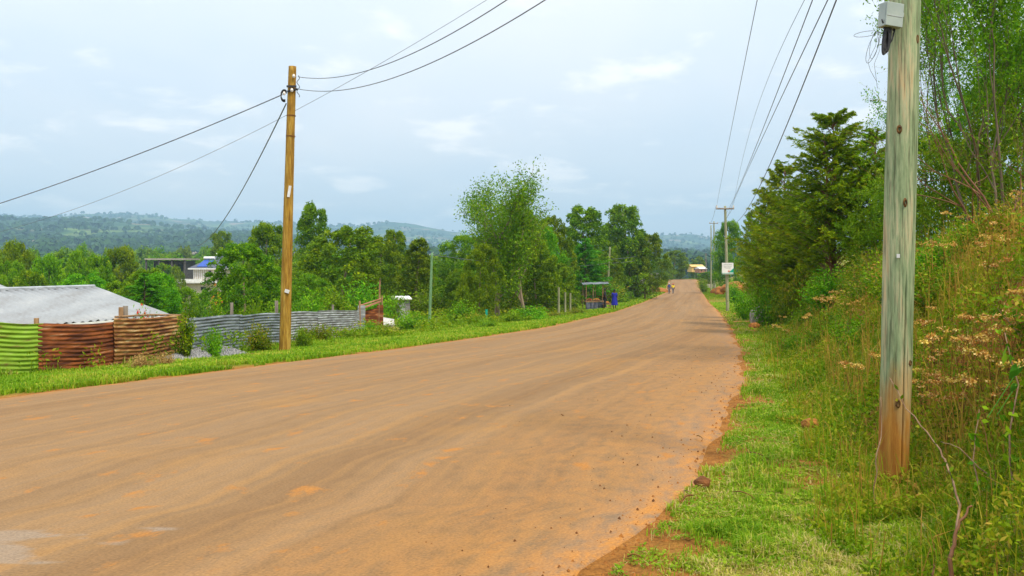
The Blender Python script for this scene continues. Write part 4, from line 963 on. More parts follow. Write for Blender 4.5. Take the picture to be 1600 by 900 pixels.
# meter box
c = on_pole(24); bx = at(1394, 24, 6.03); root = empty('junction_box', (bx.x, 6.03, bx.z), R(14)); root.rotation_euler = (R(2), R(4), R(16))
mb = MB(); mb.box((0, .02, 0), (.150, .075, .175)); mb.build('case', M['box'], root, bevel=.006)
mb = MB(); mb.box((0, -.024, .0), (.146, .012, .171)); mb.build('lid', M['box'], root, bevel=.004)
mb = MB(); mb.box((0, -.031, -.012), (.130, .003, .004)); mb.build('seam', M['metal'], root)
mb = MB(); mb.box((.078, -.012, .01), (.012, .02, .03)); mb.build('latch', M['box'], root, bevel=.002)
for sx in (-.04, .04): mb = MB(); mb.tube([(sx, .02, -.085), (sx, .02, -.10)], .010, 10); mb.build('cable_gland', M['cable'], root)
tag(root, 'grey plastic junction box strapped high on the nearest pole', 'junction box')
mb = MB()
for k in range(7):
    pts = []
    for i in range(33):
        a = i / 32 * 2 * math.pi; pts.append(tuple(at(1383 + 3.5 * math.cos(a) + k * .8 + 2.5 * math.sin(a), 63 - 22 * math.sin(a) - k * .7, 6.04 + .008 * math.cos(a * 2 + k))))
    mb.tube(pts, .0075, 6, False)
mb.tube([at(1384, 44, 6.04), at(1379, 34, 6.0), at(1378, 30, 6.0)], .006, 6); mb.tube([at(1398, 46, 6.06), at(1394, 62, 6.05), at(1386, 74, 6.05)], .006, 6)
tag(mb.build('cable_coil', M['cable'], None, True), 'bundle of black cable hanging under the grey junction box', 'cable')
def loop(cx, cy, rx_, ry_, rot, name='wire'):
    pts = []
    for i in range(41):
        a = i / 40 * 2 * math.pi; x = rx_ * math.cos(a); y = ry_ * math.sin(a); pts.append(at(cx + x * math.cos(rot) - y * math.sin(rot), cy + x * math.sin(rot) + y * math.cos(rot), 6.0 + .05 * math.sin(a)))
    return pts
mb = MB(); mb.tube(loop(1353, 53, 19, 4, -.15), .0018, 4, False); mb.tube(loop(1364, 74, 7, 26, .35), .0018, 4, False); mb.tube(loop(1366, 70, 6, 22, .2), .0015, 4, False)
mb.tube([at(1372, 50, 6.0), at(1368, 72, 6.0), at(1356, 96, 6.0), at(1360, 110, 6.0), at(1370, 128, 6.0)], .0015, 4, False); mb.tube([at(1380, 52, 6.05), at(1372, 50, 6.0)], .003, 4, False)
mb.tube([at(1372, 58, 6.0), at(1374, 80, 6.0), at(1366, 100, 6.0), at(1371, 138, 6.0)], .0014, 4, False)
tag(mb.build('loose_wire', M['wire'], None, True), 'loops of thin loose wire sticking out left of the junction box', 'wire')

# ---------------------------------------------------------------- other poles
LB = at(445, 543, 22); LB.z = height_at(LB.x, 22) - .02; LT = at(457, 104, 22)
lp = timber_pole('utility_pole', LB, LT, .150, .100, M['pole_brown'], 8, seg=28, rings=60, lump=.012)
tag(lp, 'tall brown timber pole on the left verge in front of the fence', 'pole')
def rel(px, py, Y, b): v = at(px, py, Y); return (v.x - b.x, v.y - b.y, v.z - b.z)
for py in (181, 213):
    f = (543 - py) / 439; q = rel(445 + 12 * f, py, 22, LB); mb = MB(); mb.tube([(q[0], q[1], q[2] - .012), (q[0], q[1], q[2] + .012)], .118 + .02 * (1 - f), 20, False); mb.build('band', M['darksoil'], lp)
mb = MB(); mb.box(rel(455.5, 135, 21.88, LB), (.25, .05, .05)); mb.tube([Vector(rel(449, 143, 21.9, LB)), Vector(rel(465, 139, 21.9, LB))], .03, 6); mb.build('bracket', M['cable'], lp)
for q in ((459, 119), (456, 141), (444, 146)):
    mb = MB(); v = rel(q[0], q[1], 21.86, LB); mb.tube([(v[0], v[1], v[2] - .04), (v[0], v[1], v[2]), (v[0], v[1], v[2] + .05)], [.03, .042, .024], 8); mb.build('insulator', M['porcelain'], lp)
mb = MB(); mb.box(rel(452, 299, 21.86, LB), (.07, .012, .30), M=Matrix.Rotation(.16, 3, 'Y')); mb.build('notice', M['whitecloth'], lp); lp.children[-1]['label'] = 'torn white notice'
mb = MB(); mb.box(rel(448.5, 455, 21.84, LB), (.12, .012, .09), M=Matrix.Rotation(.3, 3, 'Y')); mb.build('paper_scrap', M['whitecloth'], lp)
mb = MB(); pts = [at(466 + 2.2 * math.sin(i * 1.15), 118 + i * 2.6, 21.9) - LB for i in range(14)]; mb.tube(pts, .010, 4, False); mb.build('jumper_wire', M['wire'], lp)
mb = MB()
for k in range(3): mb.tube([Vector(rel(444 + 5 * math.cos(a), 148 + 8 * math.sin(a) + k * 1.5, 21.85 + .02 * k, LB)) for a in np.linspace(1.2, 5.6, 14)], .014, 5, False)
mb.build('cable_loop', M['cable'], lp)

def thin_pole(px, yb, yt, pxt, Y, r0, mat, label, arms=None, ground=True, name='utility_pole'):
    b = at(px, yb, Y); 
    if ground: b.z = min(b.z, height_at(b.x, Y))
    t_ = at(pxt, yt, Y); root = timber_pole(name, b, t_, r0, r0 * .72, mat, int(px), seg=14, rings=20, lump=.01)
    tag(root, label, 'pole')
    if arms:
        for (x0, x1, py) in arms:
            mb = MB(); p0 = at(x0, py, Y - .12) - b; p1 = at(x1, py, Y - .12) - b; mb.tube([p0, p1], .06, 4); mb.build('crossarm', M['greywood'], root)
            for xx in (x0 + 1, x1 - 1):
                q = at(xx, py, Y - .12) - b; mb = MB(); mb.tube([q, q + Vector((0, 0, .12)), q + Vector((0, 0, .25))], [.045, .07, .04], 8); mb.build('insulator', M['porcelain'], root)
    return root
sp_ = thin_pole(1137, 482, 322, 1133, 62, .125, M['pole_pale'], 'pale timber pole with a crossarm carrying the white sign', arms=[(1119, 1147, 326)])
thin_pole(1111, 451, 352, 1111, 155, .14, M['pole_pale'], 'left one of two pale poles close together past the sign')
thin_pole(1116, 452, 346, 1115.5, 145, .15, M['pole_pale'], 'right one of two pale poles close together past the sign', arms=[(1108, 1122, 349)])
thin_pole(1103, 428, 396, 1103, 260, .16, M['greywood'], 'tiny far pole at the top of the road above its right edge')
thin_pole(948, 437, 386, 953, 94, .13, M['pole_pale'], 'short pale pole leaning right behind the market stall')
thin_pole(671, 505, 395, 675, 40, .075, M['pole_mossy'], 'thin green pole between the white shed and the tall open crowned tree')
for px, yb, yt, Y in ((873, 480, 449, 58), (883, 480, 457, 60), (891, 480, 458, 62), (898, 480, 458, 64)):
    b = at(px, yb, Y); b.z = height_at(b.x, Y) - .05; t_ = at(px, yt, Y); mb = MB(); mb.tube([(0, 0, 0), (0, 0, t_.z - b.z)], [.085, .075], 9); o = mb.build('fence_post', M['pole_pale'], None); o.location = b
    tag(o, {873: 'leftmost and tallest of the pale fence posts left of the stall', 883: 'second of the pale fence posts left of the stall', 891: 'third of the pale fence posts left of the stall', 898: 'pale fence post nearest the market stall'}[px], 'fence post', 'fence posts left of the stall')
b = at(760, 500, 46); b.z = height_at(b.x, 46) - .05; mb = MB(); mb.tube([(0, 0, 0), (0, 0, .75)], .07, 8); o = mb.build('fence_post', M['teal'], None); o.location = b; tag(o, 'short dark green post among bushes left of the bare trunk', 'fence post')

# ---------------------------------------------------------------- wires
def wire(A, B, sag, rad, label, mat=None, n=40, group=None):
    A, B = Vector(A), Vector(B); pts = []
    for i in range(n + 1):
        t = i / n; p = A.lerp(B, t); p.z -= 4 * sag * t * (1 - t); pts.append(p)
    return tag(MB().tube(pts, rad, 5, False).build('power_line', mat or M['wire'], None, True), label, 'wire', group)
def fit_sag(A, B, px, py):
    """sag such that the wire passes the picture point (px, py)"""
    A, B = Vector(A), Vector(B); t = np.linspace(0, 1, 4001); X = A.x + (B.x - A.x) * t; Y = A.y + (B.y - A.y) * t
    with np.errstate(all='ignore'): u = 800 + F * X / Y
    ok = (Y > .5); i = np.where(ok, np.abs(u - px), 1e9).argmin(); tt = t[i]
    z = CAMZ + (HOR - py) / F * Y[i]; z0 = A.z + (B.z - A.z) * tt
    return (z0 - z) / max(4 * tt * (1 - tt), 1e-3)
top = PT
NB = [Vector((PT.x - .68, 6.06, PT.z - .2)), Vector((PT.x + .68, 6.06, PT.z - .2)), Vector((PT.x - .1, 6.06, PT.z - .9)), Vector((PT.x + .05, 6.06, PT.z - 1.2)), Vector((PT.x + .12, 6.06, PT.z - 1.1)), Vector((PT.x + .14, 6.3, PT.z - .9))]
for A, B, q, rad, lab in [
  (at(1120, 321, 62), NB[0], (1152, 155), .007, 'leftmost overhead wire running to the crossarm of the sign pole'),
  (at(1146, 321, 62), NB[1], (1188, 155), .007, 'overhead wire running to the right end of the sign pole crossarm'),
  (at(1134, 335, 62), NB[2], (1216, 140), .008, 'overhead cable third from the left above the road'),
  (at(1136, 340, 62), NB[3], (1222, 150), .008, 'overhead cable close beside the third one above the road'),
  (at(1138, 345, 62), NB[5], (1252, 140), .010, 'rightmost overhead cable passing in front of the cypresses')]:
    wire(A, B, fit_sag(A, B, *q), rad, lab)
A = at(1119, 321, 62); wire(A, at(1108, 347, 145), .6, .012, 'overhead wire from the sign pole on to the twin poles, left')
A = at(1147, 321, 62); wire(A, at(1122, 347, 145), .6, .012, 'overhead wire from the sign pole on to the twin poles, right')
B2 = Vector((PT.x - .1, 6.0, PT.z - .3))
for A, Bq, q, lab in [(at(466, 120, 21.9), PT + Vector((-.1, .05, -.3)), (790, 1), 'upper of the two curved wires from the brown pole to the top of the picture'),
                      (at(466, 139, 21.9), PT + Vector((-.1, .05, -.7)), (850, 1), 'lower of the two curved wires from the brown pole to the top of the picture')]:
    wire(A, Bq, fit_sag(A, Bq, *q), .0085, lab)
A, Bq = at(-250, 395, 60), at(1050, -190, 30); wire(A, Bq, fit_sag(A, Bq, 440, 184), .010, 'thin faint wire crossing the sky behind the brown pole')
wire(at(441, 148, 21.9), at(-420, 420, 30), fit_sag(at(441, 148, 21.9), at(-420, 420, 30), 200, 247), .014, 'thick black cable sagging from the brown pole to the left edge')
wire(at(447, 162, 21.95), at(308, 384, 60), fit_sag(at(447, 162, 21.95), at(308, 384, 60), 385, 285), .018, 'cable dropping from the brown pole into the trees at left')
wire(at(954, 405, 94), at(1030, 391, 130), .25, .02, 'upper wire from the short leaning pole to the right')
wire(at(953, 411, 94), at(1030, 396, 130), .35, .02, 'lower wire from the short leaning pole to the right')
wire(at(675, 398, 40), at(954, 410, 94), .5, .012, 'wire from the thin green pole to the leaning pole')

# ---------------------------------------------------------------- sign
pz = at(1136.5, 419.5, 61.8); root = empty('sign', (pz.x, 61.7, pz.z), R(-6))
mb = MB(); mb.box((0, 0, 0), (.84, .03, .84)); mb.build('board', M['paint_white'], root)
mb = MB(); mb.poly([(.05, -.018, -.30), (.42, -.018, -.30), (.42, -.018, .02), (.28, -.018, -.10)], [(0, 1, 2, 3)]); mb.build('teal_corner', M['teal'], root)
mb = MB(); mb.box((0, -.019, -.36), (.84, .004, .035)); mb.build('teal_stripe', M['teal'], root)
mb = MB(); mb.box((.08, -.021, -.20), (.12, .004, .10)); mb.build('red_mark', M['red'], root)
def text_lines():
    # lettering far too small to read in the photo: rows of strokes
    mb = MB(); r = random.Random(4)
    for row, (z, w, h) in enumerate([(.30, .62, .07), (.17, .56, .045), (.08, .5, .035), (-.01, .3, .035)]):
        x = -w / 2
        while x < w / 2:
            l = r.uniform(.02, .055); mb.box((x + l / 2, -.019, z), (l, .004, h * r.uniform(.6, 1))); x += l + .02
    mb.build('lettering', M['metal'], root)
text_lines()
tag(root, 'white square notice board with a teal corner on the pole past the cypresses', 'sign')

# ---------------------------------------------------------------- corrugated fence
FP = [(-45, 503, 592), (65, 505, 586), (180, 502, 576), (283, 497, 557), (378, 492, 548), (440, 489, 538), (500, 486, 530), (560, 484, 521)]
FY = [14.4, 15.9, 17.4, 20.2, 23.3, 25.5, 29.0, 34.0]
fw = [at(a, b, y) for (a, b, c_), y in zip(FP, FY)]
fence = empty('corrugated_fence', (fw[0].x, fw[0].y, height_at(fw[0].x, fw[0].y)))
def panel(i, mat, label, dz=0.0, bulge=.05, hgt=1.06, seed=0, off=0.0, ext=.05):
    A, B = fw[i].copy(), fw[i + 1].copy(); nL = 60; nz = int(hgt / .0105)
    s = np.linspace(-ext, 1 + ext * .5, nL); z = np.linspace(0, hgt, nz); S, Z = np.meshgrid(s, z)
    d = np.array([B.x - A.x, B.y - A.y]); ln = np.linalg.norm(d); d /= ln; nrm = np.array([d[1], -d[0]])
    prof = .010 * (.45 + vnoise(S * 4 + seed, Z * 2.5, 1.0, seed + 9)) * np.sin(2 * np.pi * (Z + .012 * vnoise(S * 3, Z * 3, 1.0, seed + 4)) / .083) + bulge * (vnoise(S * 3 + seed, Z * 1.2, 1.0, seed) - .5) + .12 * (S - .5) ** 2 * (vnoise(Z * 2, Z * 0 + seed, 1, 5) - .5) + off
    Xp = A.x + d[0] * S * ln + nrm[0] * prof; Yp = A.y + d[1] * S * ln + nrm[1] * prof
    Zt = A.z + (B.z - A.z) * S + dz + .02 * np.sin(S * 5 + seed)
    Zp = Zt - hgt + Z
    V = np.stack([Xp, Yp, Zp], -1).reshape(-1, 3) - np.array(fence.location)
    o = newmesh('sheet', V, Q=grid_faces(nz, nL), mat=mat, parent=fence, smooth=True); o['label'] = label
    sol = o.modifiers.new('t', 'SOLIDIFY'); sol.thickness = .003
panel(0, M['c_green'], 'lime green painted sheet', 0, .04, 1.10, 1)
panel(1, M['c_rust'], 'dark red rusty sheet', -.02, .07, 1.06, 2, .03)
panel(2, M['c_tan'], 'brown and tan rusty sheet', .06, .09, 1.04, 3, .06)
panel(3, M['c_dark'], 'dark grey sheet', 0, .05, 1.06, 4)
panel(4, M['c_dark'], 'grey sheet with rounded end', 0, .10, 1.04, 5, .03)
panel(5, M['c_grey'], 'pale galvanised sheet', .0, .04, 1.04, 6)
panel(6, M['c_grey'], 'pale galvanised sheet at the far end', .0, .04, 1.1, 7, .02)
for px, yt, w in ((57, 497, .08), (189, 480, .09), (196, 478, .10), (238, 492, .06), (362, 473, .08), (432, 470, .09), (520, 476, .07)):
    Y = float(np.interp(px, [f[0] for f in FP], FY)) + .12; t_ = at(px, yt, Y); g = height_at(t_.x, Y); mb = MB(); mb.box((t_.x - fence.location.x, Y - fence.location.y, (t_.z + g) / 2 - fence.location.z), (w, w, t_.z - g), rz=.4); mb.build('post', M['greywood'] if px > 190 else M['wood'], fence)
mb = MB(); q0, q1 = fw[2] - fence.location, fw[3] - fence.location; mb.tube([q0 + Vector((0, 0, .09)), q0.lerp(q1, .5) + Vector((0, -.02, .11)), q1 + Vector((0, 0, .07))], .022, 6); mb.build('rail', M['wood'], fence)
_r = np.random.default_rng(44); PX_, PY_ = [], []
for i in range(7):
    t_ = _r.uniform(0, 1, 420); PX_.append(fw[i].x + (fw[i + 1].x - fw[i].x) * t_ + _r.uniform(.03, .35, 420) ** 1.0); PY_.append(fw[i].y + (fw[i + 1].y - fw[i].y) * t_ - .05)
PX_ = np.concatenate(PX_); PY_ = np.concatenate(PY_); kk = fbm(PX_, PY_, .9, 45, 3) > .44; PX_, PY_ = PX_[kk], PY_[kk]
v, q, t2, a = blades(np.stack([PX_, PY_, H(PX_, PY_) - .02], -1), .12 + .30 * fbm(PX_, PY_, 1.2, 46, 2) ** 1.5, .022, .6, np.clip(_r.uniform(0, 1, len(PX_)) ** .8, 0, 1), 47)
tag(newmesh('tall_grass', v, Q=q, T=t2, mat=M['grass'], attrs={'rnd': a}), 'ragged tall grass along the foot of the corrugated fence', 'grass', kind='stuff')
tag(fence, 'patchwork fence of lime, rusty and grey corrugated sheets along the left verge', 'fence')

# rusty gate with frame at the end of the fence
ga, gb = at(563, 512, 34.5), at(598, 507, 35.5)
gate = empty('rusty_gate', (ga.x, ga.y, height_at(ga.x, ga.y)))
def P_(px, py, Y): return at(px, py, Y) - gate.location
mb = MB(); mb.box(tuple((P_(565, 480, 34.3) + P_(565, 520, 34.3)) / 2), (.30, .04, 1.2)); mb.build('side_panel', M['c_grey'], gate)
mb = MB(); mb.box(tuple((P_(594, 478, 35.4) + P_(594, 512, 35.4)) / 2), (.26, .06, 1.0)); mb.build('side_panel', M['c_rust'], gate)
mb = MB(); mb.tube([P_(560, 484, 34.4), P_(597, 470, 35.5)], .045, 5); mb.tube([P_(561, 478, 34.4), P_(598, 466, 35.5)], .03, 5); mb.build('lintel', M['rustroof'], gate)
for a_, b_, r_ in ((P_(592, 514, 35.4), P_(593.5, 438, 35.4), .035), (P_(563, 510, 34.3), P_(562, 470, 34.3), .04), (P_(597, 500, 35.4), P_(597, 462, 35.4), .03)): MB().tube([a_, b_], r_, 6).build('post', M['wood'], gate)
mb = MB(); mb.poly([P_(568, 486, 34.9), P_(592, 480, 35.4), P_(592, 510, 35.4), P_(568, 516, 34.9), P_(568, 486, 35.0), P_(592, 480, 35.5), P_(592, 510, 35.5), P_(568, 516, 35.0)], [(0, 3, 2, 1), (4, 5, 6, 7), (0, 1, 5, 4), (2, 3, 7, 6), (1, 2, 6, 5), (3, 0, 4, 7)]); mb.build('door_leaf', M['c_rust'], gate)
tag(gate, 'rusty makeshift gate with a tall post at the far end of the fence', 'gate')

# ---------------------------------------------------------------- houses
hu = np.array([.362, .932, 0]); hn = np.array([-.932, .362, 0])
Bc = np.array([*at(266, 493, 25.5)]); house = empty('house', tuple(Bc - np.array([0, 0, 2.4])))
def corr_slab(P0, Pu, Pv, nu, mat, name, parent, period=.26, amp=.026):
    """roof sheet spanned by P0 + s*Pu + t*Pv, ridges run along Pv"""
    P0, Pu, Pv = map(np.array, (P0, Pu, Pv)); lu = np.linalg.norm(Pu); n = int(lu / period * 6); s = np.linspace(0, 1, n); t = np.linspace(0, 1, 6); S, T = np.meshgrid(s, t)
    nr = np.cross(Pu, Pv); nr = nr / np.linalg.norm(nr); nr = nr * (1 if nr[2] > 0 else -1)
    V = P0 + S[..., None] * Pu + T[..., None] * Pv + nr * (amp * np.sin(2 * np.pi * S * lu / period) + .035 * ((S * lu / .86) % 1.0))[..., None] + np.array([0, 0, -.012]) * (np.floor(T * 3) % 2)[..., None]
    o = newmesh(name, V.reshape(-1, 3) - np.array(parent.location), Q=grid_faces(6, n), mat=mat, parent=parent, smooth=True); m_ = o.modifiers.new('t', 'SOLIDIFY'); m_.thickness = .004; return o
Ln = 9.5; rise = .84; D = Bc + hn * 3.1 - hu * .35 + np.array([0, 0, rise])
corr_slab(Bc - hu * Ln, hu * Ln, hn * 3.1 + np.array([0, 0, rise]), 0, M['c_roof'], 'roof', house)
corr_slab(Bc + hn * 6.2 - hu * Ln, hu * Ln, -hn * 3.1 + np.array([0, 0, rise]), 0, M['c_roof'], 'roof', house)
mb = MB(); o_ = np.array(house.location); rA = Bc + hn * 3.1 + np.array([0, 0, rise + .02]) - o_; rB = rA - hu * Ln; mb.tube([tuple(rA), tuple(rB)], .06, 6); mb.build('ridge_cap', M['metal'], house)
mb = MB(); cA = (Bc + hn * 3.1 - hu * (Ln / 2 + .1)) - o_; mb.box((cA[0], cA[1], 1.15), (5.6, Ln - .6, 2.3), rz=-math.atan2(hu[0], hu[1])); mb.build('wall', M['cream'], house)
mb = MB(); g0 = Bc - hu * .4 - o_ + np.array([0, 0, -.05]); mb.poly([tuple(g0), tuple(g0 + hn * 6.2), tuple(g0 + hn * 3.1 + np.array([0, 0, rise])), tuple(g0 - hu * .1), tuple(g0 - hu * .1 + hn * 6.2), tuple(g0 - hu * .1 + hn * 3.1 + np.array([0, 0, rise]))], [(0, 1, 2), (5, 4, 3), (0, 3, 4, 1), (1, 4, 5, 2), (2, 5, 3, 0)]); mb.build('gable', M['c_grey'], house)
# lean-to sheet along the right end
corr_slab(Bc + hu * .05 + hn * .2, hn * 4.0, hu * 2.6 + np.array([0, 0, -.35]) , 0, M['c_roof'], 'porch_roof', house, .12)
mb = MB(); e_ = Bc - hu * Ln - o_; mb.box((e_[0] + hu[0] * Ln * .5, e_[1] + hu[1] * Ln * .5, 2.34), (.06, Ln, .12), rz=-math.atan2(hu[0], hu[1])); mb.build('fascia', M['paint_white'], house)
tag(house, 'low house with a wide grey corrugated roof behind the rusty fence', 'house')
B2c = np.array([*at(62, 470, 27.5)]); h2 = empty('outbuilding', tuple(B2c - np.array([0, 0, 2.6])))
corr_slab(B2c - hu * 12, hu * 12, hn * 3 + np.array([0, 0, .78]), 0, M['c_roof'], 'roof', h2); corr_slab(B2c + hn * 6 - hu * 12, hu * 12, -hn * 3 + np.array([0, 0, .78]), 0, M['c_roof'], 'roof', h2)
mb = MB(); o2 = np.array(h2.location); c2 = B2c + hn * 3 - hu * 6 - o2; mb.box((c2[0], c2[1], 1.25), (5.6, 11.4, 2.5), rz=-math.atan2(hu[0], hu[1])); mb.build('wall', M['cream'], h2)
tag(h2, 'second grey roofed house at the left edge behind the first roof', 'house')

# two storey house with solar heater
sh = at(345, 470, 150); S0 = Vector((at(322, 470, 150).x, 150, height_at(sh.x, 150))); villa = empty('villa', S0)
zt = at(0, 433, 150).z - S0.z; z1 = at(0, 441, 150).z - S0.z; ze = at(0, 419, 150).z - S0.z; zr_ = at(0, 400, 150).z - S0.z
def vx(px): return at(px, 400, 150).x - S0.x
mb = MB(); mb.box(((vx(302) + vx(352)) / 2, 3, (z1 + ze) / 2), (vx(352) - vx(302), 6, ze - z1)); mb.build('upper_wall', M['cream'], villa)
mb = MB(); mb.box(((vx(284) + vx(352)) / 2, 2.5, z1 / 2 - .2), (vx(352) - vx(284), 7.5, z1)); mb.build('lower_wall', M['cream'], villa)
mb = MB(); mb.box(((vx(277) + vx(352)) / 2, 2.3, z1 + .05), (vx(352) - vx(277), 8.8, .35)); mb.box(((vx(282) + vx(320)) / 2, -1.9, z1 + .45), (vx(320) - vx(282), .15, .35)); mb.build('balcony', M['paint_white'], villa)
mb = MB(); a0, a1 = vx(296), vx(358); cx_ = (a0 + a1) / 2; mb.poly([(a0, -.8, ze), (a1, -.8, ze), (a1, 6.8, ze), (a0, 6.8, ze), (vx(326), 3, zr_), (vx(340), 3, zr_)], [(0, 1, 5, 4), (1, 2, 5), (2, 3, 4, 5), (3, 0, 4), (3, 2, 1, 0)]); mb.build('roof', M['darkroof'], villa)
mb = MB(); mb.box((cx_, 3, ze - .12), (a1 - a0, 7.6, .22)); mb.build('eave', M['paint_white'], villa)
def rz_(y): return ze + (zr_ - ze) * ((y + .8) / 3.8)
f_ = [(vx(309), -.45), (vx(324), -.45), (vx(330), 1.6), (vx(314), 1.6)]
mb = MB(); mb.poly([(x, y, rz_(y) + .12) for x, y in f_] + [(x, y, rz_(y) + .05) for x, y in f_], [(0, 1, 2, 3), (7, 6, 5, 4), (0, 4, 5, 1), (1, 5, 6, 2), (2, 6, 7, 3), (3, 7, 4, 0)]); mb.build('solar_panel', M['solar'], villa)
mb = MB(); mb.tube([(vx(313), 1.85, rz_(1.8) + .35), (vx(330), 1.85, rz_(1.8) + .35)], .26, 10); mb.build('water_tank', M['paint_white'], villa)
mb = MB(); mb.tube([(vx(329), 3.2, zr_), (vx(329), 3.2, zr_ + .35)], .06, 6); mb.tube([(vx(328), 3.2, zr_ + .4), (vx(330), 3.2, zr_ + .4)], .14, 8); mb.build('antenna', M['paint_white'], villa)
for (x0, x1, ya, yb_) in ((326, 330, 423, 432), (318, 326, 448, 453)):
    mb = MB(); mb.box(((vx(x0) + vx(x1)) / 2, -.03 if ya < 440 else -1.28, (at(0, ya, 150).z + at(0, yb_, 150).z) / 2 - S0.z), (vx(x1) - vx(x0), .1, (yb_ - ya) / F * 150)); mb.build('window', M['glass_dark'], villa)
for px in (303, 306, 309, 312, 315, 318, 321): mb = MB(); mb.box((vx(px), -.06, (z1 + ze) / 2), (.06, .1, ze - z1 - .3)); mb.build('wall_rib', M['paint_white'], villa)
tag(villa, 'cream two storey house with a dark roof and blue solar heater', 'house')
U0 = at(270, 430, 172); U0.z = height_at(U0.x, 172); uf = empty('unfinished_building', U0)
zs = at(0, 405, 172).z - U0.z; mb = MB(); mb.box((0, 0, zs), (62 / F * 172, 8, .3)); mb.build('roof_slab', M['concrete'], uf)
mb = MB(); mb.box((0, 1.0, zs / 2 - .3), (50 / F * 172, 5, zs)); mb.build('wall', M['darkwall'], uf)
for x in (-2.6, .0, 2.2): mb = MB(); mb.box((x, -1.6, zs - 2.0), (1.0, .3, 1.9)); mb.build('opening', M['glass_dark'], uf)
for x in (-3.9, -1.3, 1.3, 3.9): mb = MB(); mb.box((x, -3.6, zs / 2 - .15), (.3, .3, zs - .02)); mb.build('pillar', M['darkwall'], uf)
tag(uf, 'unfinished flat roofed building among trees left of the cream house', 'building')

# small shed, pale concrete remains
p = at(627, 492, 52); sh_ = empty('shed', (p.x, 52, height_at(p.x, 52)), .3); zt = at(0, 466, 52).z - sh_.location.z
mb = MB(); mb.box((0, 0, zt / 2 - .05), (.95, .8, zt)); mb.build('wall', M['c_grey'], sh_)
mb = MB(); mb.box((0, -.05, zt + .03), (1.15, 1.1, .07), M=Matrix.Rotation(.12, 3, 'X')); mb.build('roof', M['paint_white'], sh_)
mb = MB(); mb.box((-.1, -.42, zt / 2 - .1), (.5, .04, zt * .75)); mb.build('door', M['metal'], sh_)
tag(sh_, 'small tin shed with a white roof right of the rusty gate', 'shed')
def rock(name, loc, size, seed, mat, label, cat='rock', sub=3):
    import bmesh
    bm = bmesh.new(); bmesh.ops.create_icosphere(bm, subdivisions=sub, radius=1)
    for v in bm.verts:
        c = v.co; n = 1 + .35 * (float(vnoise(c.x * 1.3 + c.z, c.y * 1.3 + c.z * .7, 1.0, seed)) - .5) + .18 * (float(vnoise(c.x * 4, c.y * 4 + c.z * 3, 1.0, seed + 1)) - .5)
        v.co = Vector((c.x * size[0], c.y * size[1], max(c.z, -.5) * size[2])) * n
    me = bpy.data.meshes.new(name); bm.to_mesh(me); bm.free(); me.materials.append(mat); o = bpy.data.objects.new(name, me); COL.objects.link(o); o.location = loc
    return tag(o, label, cat)
for (px_, py_, Y_, sz_, rt_, lab_) in ((603, 507, 40, (.75, .5, .12), .75, 'whitish broken slab leaning right of the rusty gate'), (636, 513, 37.5, (.6, .35, .10), .4, 'whitish slab piece under the dark round bush')):
    p = at(px_, py_, Y_); mb = MB(); mb.box((0, 0, .12), sz_, M=Matrix.Rotation(rt_, 3, 'X') @ Matrix.Rotation(.25, 3, 'Y')); mb.box((.28, -.1, .04), (.3, .22, .12), M=Matrix.Rotation(.3, 3, 'Z')); o = mb.build('broken_slab', M['concrete_pale'], None, bevel=.02); o.location = (p.x, Y_, height_at(p.x, Y_) + .12); tag(o, lab_, 'rubble')
p = at(1097, 762, 0 or hitY(764)); rock('soil_clod', (p.x, p.y, float(ref(p.y)) + .045), (.062, .05, .045), 7, M['darksoil'], 'largest brown clod on the road edge near the stick', 'clod')
for px, py, s, lab in ((392, 551, .16, 'dark clod on the left verge at the end of the gravel heap'), (398, 547, .12, 'dark clod just behind the other one on the left verge'), (503, 553, .07, 'orange stone on the left verge right of the brown pole')):
    Y = hitY(py) * .985; p = at(px, py, Y); rock('soil_clod', (p.x, Y, height_at(p.x, Y) + s * .3), (s, s * .8, s * .5), int(px), M['darksoil'] if s > .1 else M['soil'], lab, 'clod')
Y = 27; p = at(1186, 462, 38); rock('boulder', (p.x, 38, height_at(p.x, 38) + .35), (.42, .4, .55), 9, M['stone'], 'grey boulder below the cypresses', 'boulder')
p = at(1178, 490, 33); rock('boulder', (p.x, 33, height_at(p.x, 33) + .12), (.22, .2, .15), 12, M['soil'], 'low brown rock at the end of the side path', 'boulder')
p = at(1267, 655, 8.6); rock('boulder', (p.x, 8.6, height_at(p.x, 8.6) + .06), (.10, .08, .06), 13, M['soil'], 'orange earth lump in the grass left of the green pole', 'clod')
p = at(1018, 432, 190); rock('boulder', (p.x, 190, height_at(p.x, 190) + 1), (3, 2, 1.6), 14, M['stone'], 'far grey rock outcrop left of the road near its top', 'rock')

# gravel heap
r = np.random.default_rng(9); n = 7000
gx0, gx1 = at(262, 560, 18.6), at(372, 553, 21.6); t = r.uniform(0, 1, n); off = r.normal(size=n) * .38
d2 = np.array([gx1.x - gx0.x, gx1.y - gx0.y]); l2 = np.linalg.norm(d2); d2 /= l2
GX_ = gx0.x + d2[0] * t * l2 + d2[1] * off; GY_ = gx0.y + d2[1] * t * l2 - d2[0] * off
GZ_ = H(GX_, GY_) + .30 * np.exp(-(off / .42) ** 2) * np.sin(np.pi * np.clip(t * .9 + .05, 0, 1)) ** .6 - .01
P = np.stack([GX_, GY_, GZ_], -1); tet = np.array([[1, 0, -.5], [-.5, .87, -.5], [-.5, -.87, -.5], [0, 0, .9]]) * .028
sc = r.uniform(.6, 1.5, n); an = r.uniform(0, 6.28, n); ca, sa = np.cos(an), np.sin(an)
VV = np.stack([np.stack([ca * v[0] - sa * v[1], sa * v[0] + ca * v[1], 0 * ca + v[2]], -1) for v in tet], 1) * sc[:, None, None] + P[:, None]
